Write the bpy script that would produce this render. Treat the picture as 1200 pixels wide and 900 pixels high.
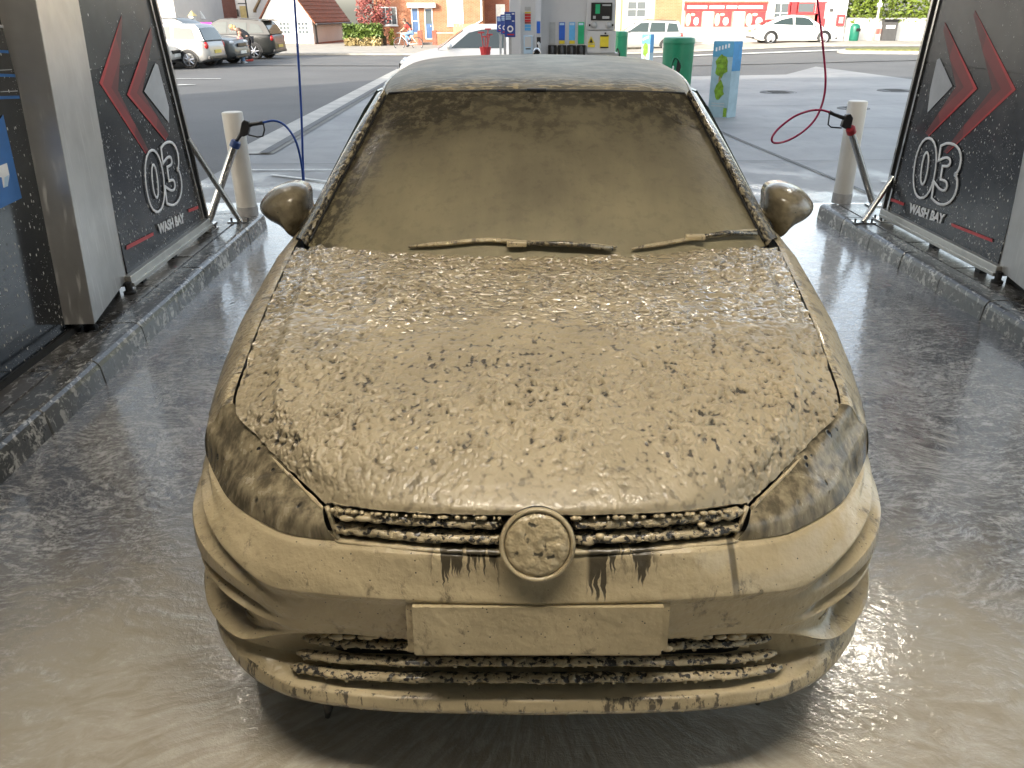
import bpy, bmesh, math, random
import numpy as np
from mathutils import Vector, Matrix, noise
random.seed(7)
for _o in list(bpy.data.objects): bpy.data.objects.remove(_o)
scene = bpy.context.scene
COL = scene.collection
R = math.radians

# ------------------------------------------------------------------ camera
F, CX, CY, H, HOR = 917.0, 629.0, 450.0, 1.62, 14.0     # pixels of the 1200x900 photograph
TH = math.atan((CY - HOR) / F); CT, ST = math.cos(TH), math.sin(TH)
cam = bpy.data.cameras.new('camera'); cam_o = bpy.data.objects.new('camera', cam); COL.objects.link(cam_o)
cam.sensor_width = 36.0; cam.sensor_fit = 'HORIZONTAL'; cam.lens = 36.0 * F / 1200.0
cam.shift_x = -(CX - 600.0) / 1200.0
cam.clip_start = 0.05; cam.clip_end = 3000.0
cam_o.location = (0, 0, H); cam_o.rotation_euler = (math.pi / 2 - TH, 0, 0)
scene.camera = cam_o

# ------------------------------------------------------------------ sky, sun, exposure
SUN_EL, SUN_AZ = R(20), R(36)          # light travels towards +x*sin(az), +y*cos(az)
world = bpy.data.worlds.new('World'); scene.world = world; world.use_nodes = True
wn = world.node_tree.nodes; wl = world.node_tree.links; wn.clear()
_sky = wn.new('ShaderNodeTexSky'); _sky.sky_type = 'NISHITA'; _sky.sun_disc = False
_sky.sun_elevation = SUN_EL; _sky.sun_rotation = math.atan2(-math.sin(SUN_AZ), -math.cos(SUN_AZ))
_sky.dust_density = 2.5; _sky.air_density = 1.2; _sky.ozone_density = 1.0
_bg = wn.new('ShaderNodeBackground'); _bg.inputs['Strength'].default_value = 0.15
_out = wn.new('ShaderNodeOutputWorld')
_hs = wn.new('ShaderNodeHueSaturation'); _hs.inputs['Saturation'].default_value = 0.55   # hazy, milky sky
wl.new(_sky.outputs[0], _hs.inputs['Color']); wl.new(_hs.outputs[0], _bg.inputs[0]); wl.new(_bg.outputs[0], _out.inputs[0])
sun = bpy.data.lights.new('sun', 'SUN'); sun.energy = 2.0; sun.angle = R(0.5); sun.color = (1.0, 0.93, 0.82)
sun_o = bpy.data.objects.new('sun', sun); COL.objects.link(sun_o)
sun_o.location = (-20, -28, 20)
sun_o.rotation_euler = Vector((math.sin(SUN_AZ) * math.cos(SUN_EL), math.cos(SUN_AZ) * math.cos(SUN_EL), -math.sin(SUN_EL))).to_track_quat('-Z', 'Y').to_euler()
vs = scene.view_settings; vs.view_transform = 'Standard'; vs.look = 'None'; vs.gamma = 1.0; vs.exposure = 1.85
vs.use_curve_mapping = False
scene.render.engine = 'CYCLES'
scene.cycles.use_adaptive_sampling = True; scene.cycles.adaptive_threshold = 0.02; scene.cycles.use_denoising = True
scene.cycles.max_bounces = 6; scene.cycles.diffuse_bounces = 4; scene.cycles.glossy_bounces = 3; scene.cycles.transmission_bounces = 3
scene.cycles.caustics_reflective = False; scene.cycles.caustics_refractive = False

# ------------------------------------------------------------------ pixel -> place helpers
def ray(px, py):
    u = (px - CX) / F; v = (py - CY) / F
    return np.array([u, CT - v * ST, -ST - v * CT])
def U(px, py, x=None, y=None, z=None):
    d = ray(px, py)
    k = y / d[1] if y is not None else ((z - H) / d[2] if z is not None else x / d[0])
    return np.array([0, 0, H]) + d * k
def onplane(px, py, p0, n):
    d = ray(px, py); p0 = np.array(p0, float); n = np.array(n, float)
    k = np.dot(p0 - np.array([0, 0, H]), n) / np.dot(d, n)
    return np.array([0, 0, H]) + d * k

# ------------------------------------------------------------------ object helpers
def tag(o, label=None, cat=None, group=None, kind=None):
    if label: o['label'] = label
    if cat: o['category'] = cat
    if group: o['group'] = group
    if kind: o['kind'] = kind
    return o
def empty(name, loc=(0, 0, 0), rz=0.0, label=None, cat=None, group=None):
    o = bpy.data.objects.new(name, None); COL.objects.link(o)
    o.empty_display_size = 0.1; o.location = loc; o.rotation_euler = (0, 0, rz)
    return tag(o, label, cat, group)
def link_mesh(name, me, m=None, parent=None):
    o = bpy.data.objects.new(name, me); COL.objects.link(o)
    if m is not None and not me.materials: me.materials.append(m)
    if parent is not None: o.parent = parent
    return o
def copy_tree(o, parent=None):
    c = o.copy(); COL.objects.link(c); c.parent = parent
    for ch in list(o.children): copy_tree(ch, c)
    return c

def cr(P, n):
    """Catmull-Rom through P (k,...) -> n samples along axis 0"""
    P = np.asarray(P, float); k = len(P)
    t = np.linspace(0, k - 1, n); i = np.minimum(t.astype(int), k - 2); u = (t - i)
    u = u.reshape((-1,) + (1,) * (P.ndim - 1))
    g = lambda j: P[np.clip(j, 0, k - 1)]
    p0 = np.where((i - 1 < 0).reshape(u.shape), 2 * g(i) - g(i + 1), g(i - 1))
    p3 = np.where((i + 2 > k - 1).reshape(u.shape), 2 * g(i + 1) - g(i), g(i + 2))
    p1, p2 = g(i), g(i + 1)
    return 0.5 * (2 * p1 + (p2 - p0) * u + (2 * p0 - 5 * p1 + 4 * p2 - p3) * u * u + (3 * p1 - p0 - 3 * p2 + p3) * u ** 3)
def lin(P, m):
    P = np.asarray(P, float); out = []
    for a, b in zip(P[:-1], P[1:]):
        for j in range(m): out.append(a + (b - a) * j / m)
    out.append(P[-1]); return np.array(out)
def smooth_ax0(G, it):
    for _ in range(it):
        G2 = G.copy(); G2[1:-1] = .25 * G[:-2] + .5 * G[1:-1] + .25 * G[2:]; G = G2
    return G

class MB:
    def __init__(s): s.v = []; s.f = []
    def add(s, vs, fs):
        b = len(s.v); s.v.extend([tuple(map(float, q)) for q in vs]); s.f.extend([tuple(b + i for i in q) for q in fs]); return s
    def box(s, x0, x1, y0, y1, z0, z1, bev=0.0):
        if bev <= 0:
            v = [(x0, y0, z0), (x1, y0, z0), (x1, y1, z0), (x0, y1, z0), (x0, y0, z1), (x1, y0, z1), (x1, y1, z1), (x0, y1, z1)]
            return s.add(v, [(3, 2, 1, 0), (4, 5, 6, 7), (0, 1, 5, 4), (1, 2, 6, 5), (2, 3, 7, 6), (3, 0, 4, 7)])
        b = bev; bm = bmesh.new(); bmesh.ops.create_cube(bm, size=1)
        for q in bm.verts: q.co = Vector(((x0 + x1) / 2 + q.co.x * (x1 - x0), (y0 + y1) / 2 + q.co.y * (y1 - y0), (z0 + z1) / 2 + q.co.z * (z1 - z0)))
        bmesh.ops.bevel(bm, geom=list(bm.edges), offset=b, segments=2, affect='EDGES', profile=.6)
        return s.bm(bm)
    def bm(s, bm, mat=None):
        bm.verts.index_update()
        s.add([(mat @ q.co if mat else q.co) for q in bm.verts], [[q.index for q in f.verts] for f in bm.faces]); bm.free(); return s
    def grid(s, G, close_u=False, close_v=False, flip=False):
        G = np.asarray(G); a, b = G.shape[:2]; fs = []
        for i in range(a if close_u else a - 1):
            for j in range(b if close_v else b - 1):
                q = (i * b + j, ((i + 1) % a) * b + j, ((i + 1) % a) * b + (j + 1) % b, i * b + (j + 1) % b)
                fs.append(q[::-1] if flip else q)
        return s.add(G.reshape(-1, 3), fs)
    def tube(s, pts, r, n=8, cap=True):
        P = [Vector(p) for p in pts]; k = len(P); rr = r if hasattr(r, '__len__') else [r] * k
        rings = []; up = None
        for i in range(k):
            t = (P[min(i + 1, k - 1)] - P[max(i - 1, 0)]).normalized()
            if up is None:
                up = Vector((0, 0, 1)) if abs(t.z) < .9 else Vector((1, 0, 0))
            a = t.cross(up).normalized(); up = a.cross(t).normalized()
            rings.append([P[i] + (a * math.cos(2 * math.pi * j / n) + up * math.sin(2 * math.pi * j / n)) * rr[i] for j in range(n)])
        b = len(s.v)
        s.grid(np.array([[tuple(q) for q in rg] for rg in rings]), close_v=True)
        if cap:
            s.f.append(tuple(b + j for j in range(n))); s.f.append(tuple(b + (k - 1) * n + j for j in reversed(range(n))))
        return s
    def lathe(s, prof, n=24, c=(0, 0, 0), axis='z'):
        G = []
        for r, h in prof:
            ring = []
            for j in range(n):
                a = 2 * math.pi * j / n; x, y = r * math.cos(a), r * math.sin(a)
                p = (x, y, h) if axis == 'z' else ((x, h, y) if axis == 'y' else (h, x, y))
                ring.append((p[0] + c[0], p[1] + c[1], p[2] + c[2]))
            G.append(ring)
        return s.grid(np.array(G), close_v=True)
    def prism(s, poly, d0, d1, plane='xz'):
        """polygon extruded along the missing axis"""
        mp = {'xz': lambda a, b, d: (a, d, b), 'yz': lambda a, b, d: (d, a, b), 'xy': lambda a, b, d: (a, b, d)}[plane]
        n = len(poly); v = [mp(a, b, d0) for a, b in poly] + [mp(a, b, d1) for a, b in poly]
        return s.add(v, [tuple(range(n)), tuple(range(2 * n - 1, n - 1, -1))] + [(i, i + n, (i + 1) % n + n, (i + 1) % n) for i in range(n)])
    def build(s, name, m=None, parent=None, smooth=False, origin=None, normals=True, ang=None):
        v = np.array(s.v, float).reshape(-1, 3)
        if origin is not None: v = v - np.array(origin, float)
        me = bpy.data.meshes.new(name); me.from_pydata(v.tolist(), [], s.f); me.validate()
        if normals:
            bm = bmesh.new(); bm.from_mesh(me); bmesh.ops.recalc_face_normals(bm, faces=bm.faces); bm.to_mesh(me); bm.free()
        if smooth:
            me.polygons.foreach_set('use_smooth', [True] * len(me.polygons))
            if ang is not None:
                me.set_sharp_from_angle(angle=R(ang))
        me.update()
        return link_mesh(name, me, m, parent)

def ico(sub):
    bm = bmesh.new(); bmesh.ops.create_icosphere(bm, subdivisions=sub, radius=1)
    bm.verts.index_update(); r = (np.array([q.co[:] for q in bm.verts]), [[q.index for q in f.verts] for f in bm.faces]); bm.free(); return r
ICO1, ICO2 = ico(1), ico(2)
def blob(mb, c, r, I=None):
    V, Fc = I or ICO1
    r = np.array(r if hasattr(r, '__len__') else (r, r, r)); mb.add(V * r + np.array(c), Fc)

def text_mesh(body, size, shear=0.0, outline=0.0, extrude=0.002, sx=1.0, align='LEFT', bold=0.0):
    cu = bpy.data.curves.new('lettering', 'FONT'); cu.body = body; cu.size = size; cu.shear = shear; cu.align_x = align
    cu.resolution_u = 6
    if outline > 0:
        cu.fill_mode = 'NONE'; cu.bevel_depth = outline; cu.bevel_resolution = 1; cu.offset = bold
    else:
        cu.extrude = extrude; cu.offset = bold
    ob = bpy.data.objects.new('lettering', cu); COL.objects.link(ob)
    dg = bpy.context.evaluated_depsgraph_get(); dg.update()
    me = bpy.data.meshes.new_from_object(ob.evaluated_get(dg))
    bpy.data.objects.remove(ob); bpy.data.curves.remove(cu)
    me.transform(Matrix.Diagonal((sx, 1, 1, 1)))
    # lie in xz: text x -> x, text y -> z, facing -y
    me.transform(Matrix.Rotation(math.pi / 2, 4, 'X'))
    me.materials.clear()
    return me

# ------------------------------------------------------------------ materials
class NT:
    def __init__(s, name):
        s.m = bpy.data.materials.new(name); s.m.use_nodes = True; s.t = s.m.node_tree
        s.t.nodes.clear(); s.o = s.n('ShaderNodeOutputMaterial'); s.b = s.n('ShaderNodeBsdfPrincipled')
        s.t.links.new(s.b.outputs[0], s.o.inputs[0])
    def n(s, typ, **kw):
        q = s.t.nodes.new(typ)
        for k, v in kw.items(): setattr(q, k, v)
        return q
    def set(s, sock, val):
        if isinstance(val, bpy.types.NodeSocket): s.t.links.new(val, sock)
        elif hasattr(val, '__len__') and len(val) == 3 and sock.type == 'RGBA': sock.default_value = (*val, 1)
        else: sock.default_value = val
    def P(s, **kw):
        for k, v in kw.items(): s.set(s.b.inputs[k.replace('_', ' ')], v)
    def pos(s): return s.n('ShaderNodeNewGeometry').outputs['Position']
    def obj(s): return s.n('ShaderNodeTexCoord').outputs['Object']
    def mapp(s, vec, scale=(1, 1, 1), loc=(0, 0, 0), rot=(0, 0, 0)):
        q = s.n('ShaderNodeMapping'); s.set(q.inputs[0], vec); q.inputs['Scale'].default_value = scale; q.inputs['Location'].default_value = loc; q.inputs['Rotation'].default_value = rot
        return q.outputs[0]
    def noise(s, vec, scale, detail=3, rough=.5, dist=0.0, out='Fac'):
        q = s.n('ShaderNodeTexNoise'); s.set(q.inputs['Vector'], vec); s.set(q.inputs['Scale'], scale); q.inputs['Detail'].default_value = detail
        q.inputs['Roughness'].default_value = rough; q.inputs['Distortion'].default_value = dist
        return q.outputs[out]
    def vor(s, vec, scale, feature='F1', out='Distance', rnd=1.0, smooth=.5):
        q = s.n('ShaderNodeTexVoronoi', feature=feature); s.set(q.inputs['Vector'], vec); q.inputs['Scale'].default_value = scale
        q.inputs['Randomness'].default_value = rnd
        if feature == 'SMOOTH_F1': q.inputs['Smoothness'].default_value = smooth
        return q.outputs[out]
    def ramp(s, fac, a, b, ca=0.0, cb=1.0, smooth=True):
        q = s.n('ShaderNodeMapRange', interpolation_type='SMOOTHSTEP' if smooth else 'LINEAR'); s.set(q.inputs[0], fac)
        q.inputs[1].default_value = a; q.inputs[2].default_value = b; s.set(q.inputs[3], ca); s.set(q.inputs[4], cb)
        return q.outputs[0]
    def math(s, op, a, b=0.0, c=0.0, clamp=False):
        q = s.n('ShaderNodeMath', operation=op, use_clamp=clamp); s.set(q.inputs[0], a); s.set(q.inputs[1], b); s.set(q.inputs[2], c); return q.outputs[0]
    def mix(s, fac, a, b, blend='MIX'):
        q = s.n('ShaderNodeMix', data_type='RGBA', blend_type=blend); s.set(q.inputs[0], fac); s.set(q.inputs[6], a); s.set(q.inputs[7], b); return q.outputs[2]
    def sep(s, vec):
        q = s.n('ShaderNodeSeparateXYZ'); s.set(q.inputs[0], vec); return q.outputs
    def comb(s, x, y, z):
        q = s.n('ShaderNodeCombineXYZ'); s.set(q.inputs[0], x); s.set(q.inputs[1], y); s.set(q.inputs[2], z); return q.outputs[0]
    def vadd(s, a, b, scale=1.0):
        q = s.n('ShaderNodeVectorMath', operation='MULTIPLY_ADD'); s.set(q.inputs[0], b); q.inputs[1].default_value = (scale,) * 3; s.set(q.inputs[2], a); return q.outputs[0]
    def bump(s, h, strength=.5, dist=.01, normal=None):
        q = s.n('ShaderNodeBump'); s.set(q.inputs['Height'], h); q.inputs['Strength'].default_value = strength; q.inputs['Distance'].default_value = dist
        if normal is not None: s.set(q.inputs['Normal'], normal)
        return q.outputs[0]
    def disp(s, h, scale, mid=.5):
        q = s.n('ShaderNodeDisplacement'); s.set(q.inputs['Height'], h); q.inputs['Scale'].default_value = scale; q.inputs['Midlevel'].default_value = mid
        s.t.links.new(q.outputs[0], s.o.inputs['Displacement']); s.m.displacement_method = 'BOTH'

def plain(name, col, rough=.5, metal=0.0, var=.12, scale=6.0, bump=0.0, bscale=60.0, coat=0.0, spec=.5, alpha=None):
    """a procedural finish: base colour with slight blotches and fine relief"""
    t = NT(name); v = t.obj()
    nz = t.noise(v, scale, 4, .6)
    t.P(Base_Color=t.mix(t.ramp(nz, .3, .7, 0, 1), tuple(c * (1 - var) for c in col), tuple(min(1, c * (1 + var)) for c in col)),
        Roughness=t.ramp(nz, .2, .8, max(.02, rough * .85), min(1, rough * 1.15)), Metallic=metal, Coat_Weight=coat)
    t.b.inputs['Specular IOR Level'].default_value = spec
    if bump > 0: t.P(Normal=t.bump(t.noise(v, bscale, 3, .6), bump, .01))
    return t.m
def glass(name, tint=(.02, .03, .03), rough=.03):
    t = NT(name); t.P(Base_Color=tint, Roughness=rough); t.b.inputs['Specular IOR Level'].default_value = .8; return t.m

M = {}
M['rubber'] = plain('rubber', (.02, .02, .02), .6)
M['black_plastic'] = plain('black_plastic', (.018, .018, .019), .4)
M['dark_metal'] = plain('dark_metal', (.05, .05, .055), .4, .6)
M['white_paint'] = plain('white_paint', (.78, .78, .76), .5)
M['lane_paint'] = plain('lane_paint', (.62, .62, .58), .7, var=.25, scale=9)
M['alloy'] = plain('alloy', (.55, .55, .56), .3, .8)
M['win'] = glass('dark_glass')
# ================================================================== ground
def floor_material():
    t = NT('wet_bay_floor'); p = t.pos(); x, y, z = t.sep(p)
    # flow field that fans out from the nose of the car
    yy = t.math('SUBTRACT', y, 1.75)
    ang = t.math('ARCTAN2', x, yy); rad = t.math('SQRT', t.math('ADD', t.math('MULTIPLY', x, x), t.math('MULTIPLY', yy, yy)))
    warp = t.noise(p, 1.3, 3, .6, out='Color')
    fan = t.vadd(t.comb(t.math('MULTIPLY', ang, 8.0), t.math('MULTIPLY', rad, 2.6), 0.0), warp, 2.4)
    pw = t.vadd(p, warp, .5)
    streak = t.noise(fan, 2.2, 5, .70, .8)
    fleck = t.noise(t.mapp(pw, (.8, 2.0, 1)), 24, 5, .76, .4)
    fine = t.noise(pw, 62, 4, .65, .5)
    big = t.noise(p, .9, 4, .6)
    body = t.math('ADD', t.math('MULTIPLY', streak, .30), t.math('ADD', t.math('MULTIPLY', fleck, .55), t.math('MULTIPLY', big, .22)))
    suds = t.ramp(t.math('ADD', body, t.math('MULTIPLY', t.math('SUBTRACT', fine, .5), .32)), .475, .66)
    # milky puddle in front of and under the nose
    px = t.math('MULTIPLY', x, .80); py = t.math('SUBTRACT', y, 1.25)
    d = t.math('SQRT', t.math('ADD', t.math('MULTIPLY', px, px), t.math('MULTIPLY', py, py)))
    d = t.math('ADD', d, t.math('MULTIPLY', t.math('SUBTRACT', t.math('ADD', t.math('MULTIPLY', streak, .6), t.math('MULTIPLY', big, .6)), .6), 1.9))
    milk = t.ramp(d, 1.70, .75)
    concrete = t.mix(t.ramp(big, .35, .7), (.055, .049, .043), (.135, .126, .115))
    concrete = t.mix(t.ramp(t.noise(p, 140, 3, .7), .45, .7, 0, .5), concrete, (.15, .14, .125))
    c = t.mix(suds, concrete, (.44, .425, .40))
    c = t.mix(t.math('MULTIPLY', milk, .92), c, t.mix(t.ramp(streak, .3, .75), (.38, .335, .255), (.54, .495, .41)))
    rough = t.math('ADD', t.ramp(suds, 0, 1, .05, .17), t.math('MULTIPLY', milk, .02))
    wave = t.noise(t.vadd(t.comb(t.math('MULTIPLY', ang, 11.0), t.math('MULTIPLY', rad, 7.5), 0.0), warp, 2.0), 3.0, 4, .6, .8)
    h = t.math('ADD', t.math('MULTIPLY', suds, .30), t.math('ADD', t.math('MULTIPLY', t.noise(pw, 30, 4, .6, .6), .55), t.math('MULTIPLY', wave, .6)))
    h = t.math('MULTIPLY', h, t.ramp(milk, 0, 1, 1.0, .55))
    film = t.math('ADD', t.math('MULTIPLY', wave, .6), t.math('MULTIPLY', t.noise(pw, 30, 2, .5), .4))
    t.P(Base_Color=c, Roughness=rough, Normal=t.bump(h, .35, .016), Coat_Weight=t.ramp(suds, 0, 1, 1.0, .75), Coat_Roughness=.045, Coat_IOR=1.6); t.set(t.b.inputs['Coat Normal'], t.bump(film, .16, .014)); t.b.inputs['Specular IOR Level'].default_value = .9
    return t.m
def asphalt_material():
    t = NT('asphalt'); p = t.pos(); big = t.noise(p, .25, 5, .6); fi = t.noise(p, 45, 3, .7)
    c = t.mix(t.ramp(big, .3, .7), (.085, .084, .081), (.12, .118, .113))
    c = t.mix(t.ramp(fi, .4, .8, 0, .5), c, (.19, .185, .18))
    t.P(Base_Color=c, Roughness=.82, Normal=t.bump(fi, .35, .01)); return t.m
def concrete_material():
    t = NT('forecourt_concrete'); p = t.pos(); x, y, z = t.sep(p)
    big = t.noise(p, .5, 6, .65, .5); fi = t.noise(t.mapp(p, (1, .35, 1)), 5, 6, .7)
    c = t.mix(t.ramp(big, .3, .72), (.20, .20, .197), (.29, .285, .275))
    c = t.mix(t.ramp(fi, .5, .8, 0, .55), c, (.16, .16, .16))
    wet = t.math('MULTIPLY', t.ramp(y, 10.5, 7.2), t.ramp(t.noise(p, 1.4, 5, .65), .38, .62))
    c = t.mix(t.math('MULTIPLY', wet, .45), c, (.10, .10, .10))
    t.P(Base_Color=c, Roughness=t.ramp(wet, 0, 1, .62, .16), Normal=t.bump(t.noise(p, 35, 4, .7), .2, .008)); return t.m
M['floor'] = floor_material(); M['asphalt'] = asphalt_material(); M['concrete'] = concrete_material()
M['pavement'] = plain('pavement', (.36, .33, .28), .85, var=.15, scale=2)
M['grass'] = plain('grass_verge', (.16, .16, .05), .9, var=.4, scale=8, bump=.6, bscale=40)

def gz(x, y):
    """the street side of the forecourt falls gently away from the wash bays"""
    return -.0094 * max(0.0, y - 8.0) * min(1.0, max(0.0, (14.0 - x) / 9.0))
YC = [8] + list(range(12, 100, 8)); XC = list(range(5, 16))
def drape(o):
    bm = bmesh.new(); bm.from_mesh(o.data)
    V = [v.co for v in bm.verts]; y0, y1 = min(v.y for v in V), max(v.y for v in V); x0, x1 = min(v.x for v in V), max(v.x for v in V)
    for c in YC:
        if y0 < c < y1: bmesh.ops.bisect_plane(bm, geom=list(bm.verts) + list(bm.edges) + list(bm.faces), plane_co=(0, c, 0), plane_no=(0, 1, 0))
    for c in XC:
        if x0 < c < x1: bmesh.ops.bisect_plane(bm, geom=list(bm.verts) + list(bm.edges) + list(bm.faces), plane_co=(c, 0, 0), plane_no=(1, 0, 0))
    bmesh.ops.triangulate(bm, faces=[f for f in bm.faces if len(f.verts) > 4])
    for v in bm.verts: v.co.z = v.co.z * (1 + (max(0, v.co.y) / 8 if v.co.z < .05 else 0)) + gz(v.co.x, v.co.y)
    bm.to_mesh(o.data); bm.free(); o.data.update(); return o
def ground_at(px, py):
    z = 0.0
    for _ in range(12): p = U(px, py, z=z); z = gz(p[0], p[1])
    return p
def sheet(name, poly, z, m):
    b = MB(); b.add([(x, y, z) for x, y in poly], [tuple(range(len(poly)))]); o = b.build(name, m, normals=False)
    if o.data.polygons[0].normal.z < 0: o.data.flip_normals()
    drape(o); return tag(o, kind='structure')
sheet('ground', [(-400, -60), (400, -60), (400, 98), (-400, 98)], 0.0, M['asphalt'])
sheet('forecourt', [(-3.5, 7.3), (13, 7.3), (11.5, 15), (10.4, 21.5), (9.6, 29.0), (7.6, 25.6), (3, 25.6), (-4.4, 28)], .004, M['concrete'])
sheet('wash_bay_floor', [(-14, -7.2), (8, -7.2), (8, 7.3), (-14, 7.3)], .008, M['floor'])
# forecourt edging: a pale concrete strip and slot drain running away on the left
def strip(name, pts, w, z, m):
    L = []; Rr = []
    for i, p in enumerate(pts):
        a = Vector(pts[max(0, i - 1)]); b = Vector(pts[min(len(pts) - 1, i + 1)]); d = (b - a).normalized(); n = Vector((-d.y, d.x))
        L.append(Vector(p) + n * w / 2); Rr.append(Vector(p) - n * w / 2)
    b = MB()
    b.grid(np.array([[(q.x, q.y, z) for q in L], [(q.x, q.y, z) for q in Rr]]))
    o = b.build(name, m, normals=False)
    if o.data.polygons[0].normal.z < 0: o.data.flip_normals()
    drape(o); return tag(o, kind='structure')
M['pale_concrete'] = plain('pale_concrete', (.40, .385, .35), .8, var=.18, scale=3)
M['drain'] = plain('drain_slot', (.06, .06, .06), .6)
strip('forecourt_edging', [(-3.62, 10.2), (-3.95, 17), (-4.55, 29)], .55, .009, M['pale_concrete'])
strip('slot_drain', [(-3.45, 10.2), (-3.78, 17), (-4.38, 29)], .13, .014, M['drain'])
strip('floor_groove', [tuple(U(-60, 622, z=0)[:2]), tuple(U(60, 590, z=0)[:2]), tuple(U(150, 566, z=0)[:2]), tuple(U(260, 543, z=0)[:2])], .022, .0095, M['drain'])
strip('floor_groove', [tuple(U(1000, 565, z=0)[:2]), tuple(U(1100, 592, z=0)[:2]), tuple(U(1260, 640, z=0)[:2])], .018, .0095, M['drain'])
strip('forecourt_joint', [(2.6, 14.6), (2.9, 11.2), (3.3, 7.3)], .035, .010, M['drain'])
strip('forecourt_joint', [(-3.4, 9.4), (4, 9.7), (12.6, 9.9)], .02, .010, M['drain'])
strip('forecourt_joint', [(-3.6, 12.5), (4, 12.8), (12.1, 13.0)], .02, .010, M['drain'])
strip('forecourt_joint', [(-3.7, 16.0), (4, 16.3), (11.2, 16.5)], .025, .010, M['drain'])
strip('forecourt_joint', [(-3.9, 19.5), (4, 19.8), (10.6, 20)], .03, .010, M['drain'])
strip('lane_marking', [(-2.9, 8.7), (-1.9, 8.15)], .05, .012, M['lane_paint'])
strip('lane_marking', [(-3.3, 9.0), (-1.2, 9.05)], .04, .012, M['lane_paint'])
strip('lane_marking', [(3.6, 8.3), (4.6, 8.1)], .05, .012, M['lane_paint'])
for a, b in (((-14.5, 20.3), (-9.0, 22.0)), ((-12.0, 22.4), (-9.0, 22.0)), ((-15, 24.3), (-9.2, 24.4)), ((-13, 16.9), (-8.2, 17.6))):
    strip('lane_marking', [a, b], .12, .006, M['lane_paint'])
def manhole(px, py, r):
    p = ground_at(px, py); b = MB()
    b.lathe([(0, .016), (r * .86, .016), (r * .88, .011), (r * .93, .011), (r * .95, .017), (r, .017), (r * 1.02, .004)], 28)
    for k in range(-3, 4): b.box(-r * .5, r * .5, k * r * .2 - .012, k * r * .2 + .012, .0155, .021)
    o = b.build('manhole_cover', M['drain']); o.location = (p[0], p[1], p[2] + .004); return tag(o, kind='structure')
manhole(912, 109, .42); manhole(1050, 107, .42); manhole(1000, 128, .3)
# road beyond, pavement with kerb
sheet('road', [(-60, 33.5), (60, 29.5), (60, 44.5), (-60, 41.5)], .004, plain('road_asphalt', (.125, .123, .117), .85, var=.12, scale=.6, bump=.3))
b = MB(); b.prism([(-60, 41.6), (-6, 41.0), (4, 42.6), (60, 46.0), (60, 97), (-60, 97)], -.02, .12, 'xy'); tag(drape(b.build('pavement', M['pavement'])), kind='structure')
strip('road_kerb_line', [(-60, 41.45), (-6, 40.85), (4, 42.45), (60, 45.8)], .25, .008, M['pale_concrete'])
strip('road_marking', [(-3.5, 38.3), (2, 38.5)], .15, .009, M['lane_paint'])
strip('road_marking', [(5, 38.6), (26, 39.6)], .9, .009, M['lane_paint'])
# small sunlit verge island by the road
b = MB(); G = []
for k in range(40):
    a = 2 * math.pi * k / 40; G.append((17.8 + 4.6 * math.copysign(abs(math.cos(a)) ** .7, math.cos(a)), 37.0 + 1.6 * math.copysign(abs(math.sin(a)) ** .7, math.sin(a))))
b.prism(G, 0, .14, 'xy'); vk = drape(b.build('verge', M['pale_concrete'])); tag(vk, kind='structure')
b = MB(); b.prism([(17.8 + (x - 17.8) * .93, 37 + (y - 37) * .84) for x, y in G], .1, .19, 'xy'); tag(drape(b.build('verge_grass', M['grass'])), kind='structure')

# ================================================================== wash bay islands
PHI = R(3.0)
LO = np.array([-2.115, 4.45, 0.0]); RO = np.array([2.495, 5.275, 0.0])
def wet_stone(name, c0, c1, fleck=.5):
    t = NT(name); p = t.pos(); big = t.noise(p, 2.2, 5, .65)
    c = t.mix(t.ramp(big, .3, .7), c0, c1)
    fl = t.ramp(t.math('ADD', t.noise(t.mapp(p, (1, .6, .55)), 38, 5, .7, .6), t.math('MULTIPLY', t.noise(p, 4, 2), .22)), .635, .73, 0, fleck)
    c = t.mix(fl, c, (.5, .49, .46))
    t.P(Base_Color=c, Roughness=t.ramp(big, .3, .7, .16, .42), Normal=t.bump(t.noise(p, 55, 4, .65), .2, .005), Coat_Weight=.25, Coat_Roughness=.1); return t.m
M['kerb'] = wet_stone('kerb_concrete', (.045, .047, .047), (.085, .087, .086), .85)
M['island'] = wet_stone('island_top', (.035, .033, .03), (.095, .088, .08), .65)
M['foam_line'] = plain('foam_residue', (.55, .54, .50), .5)
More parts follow.
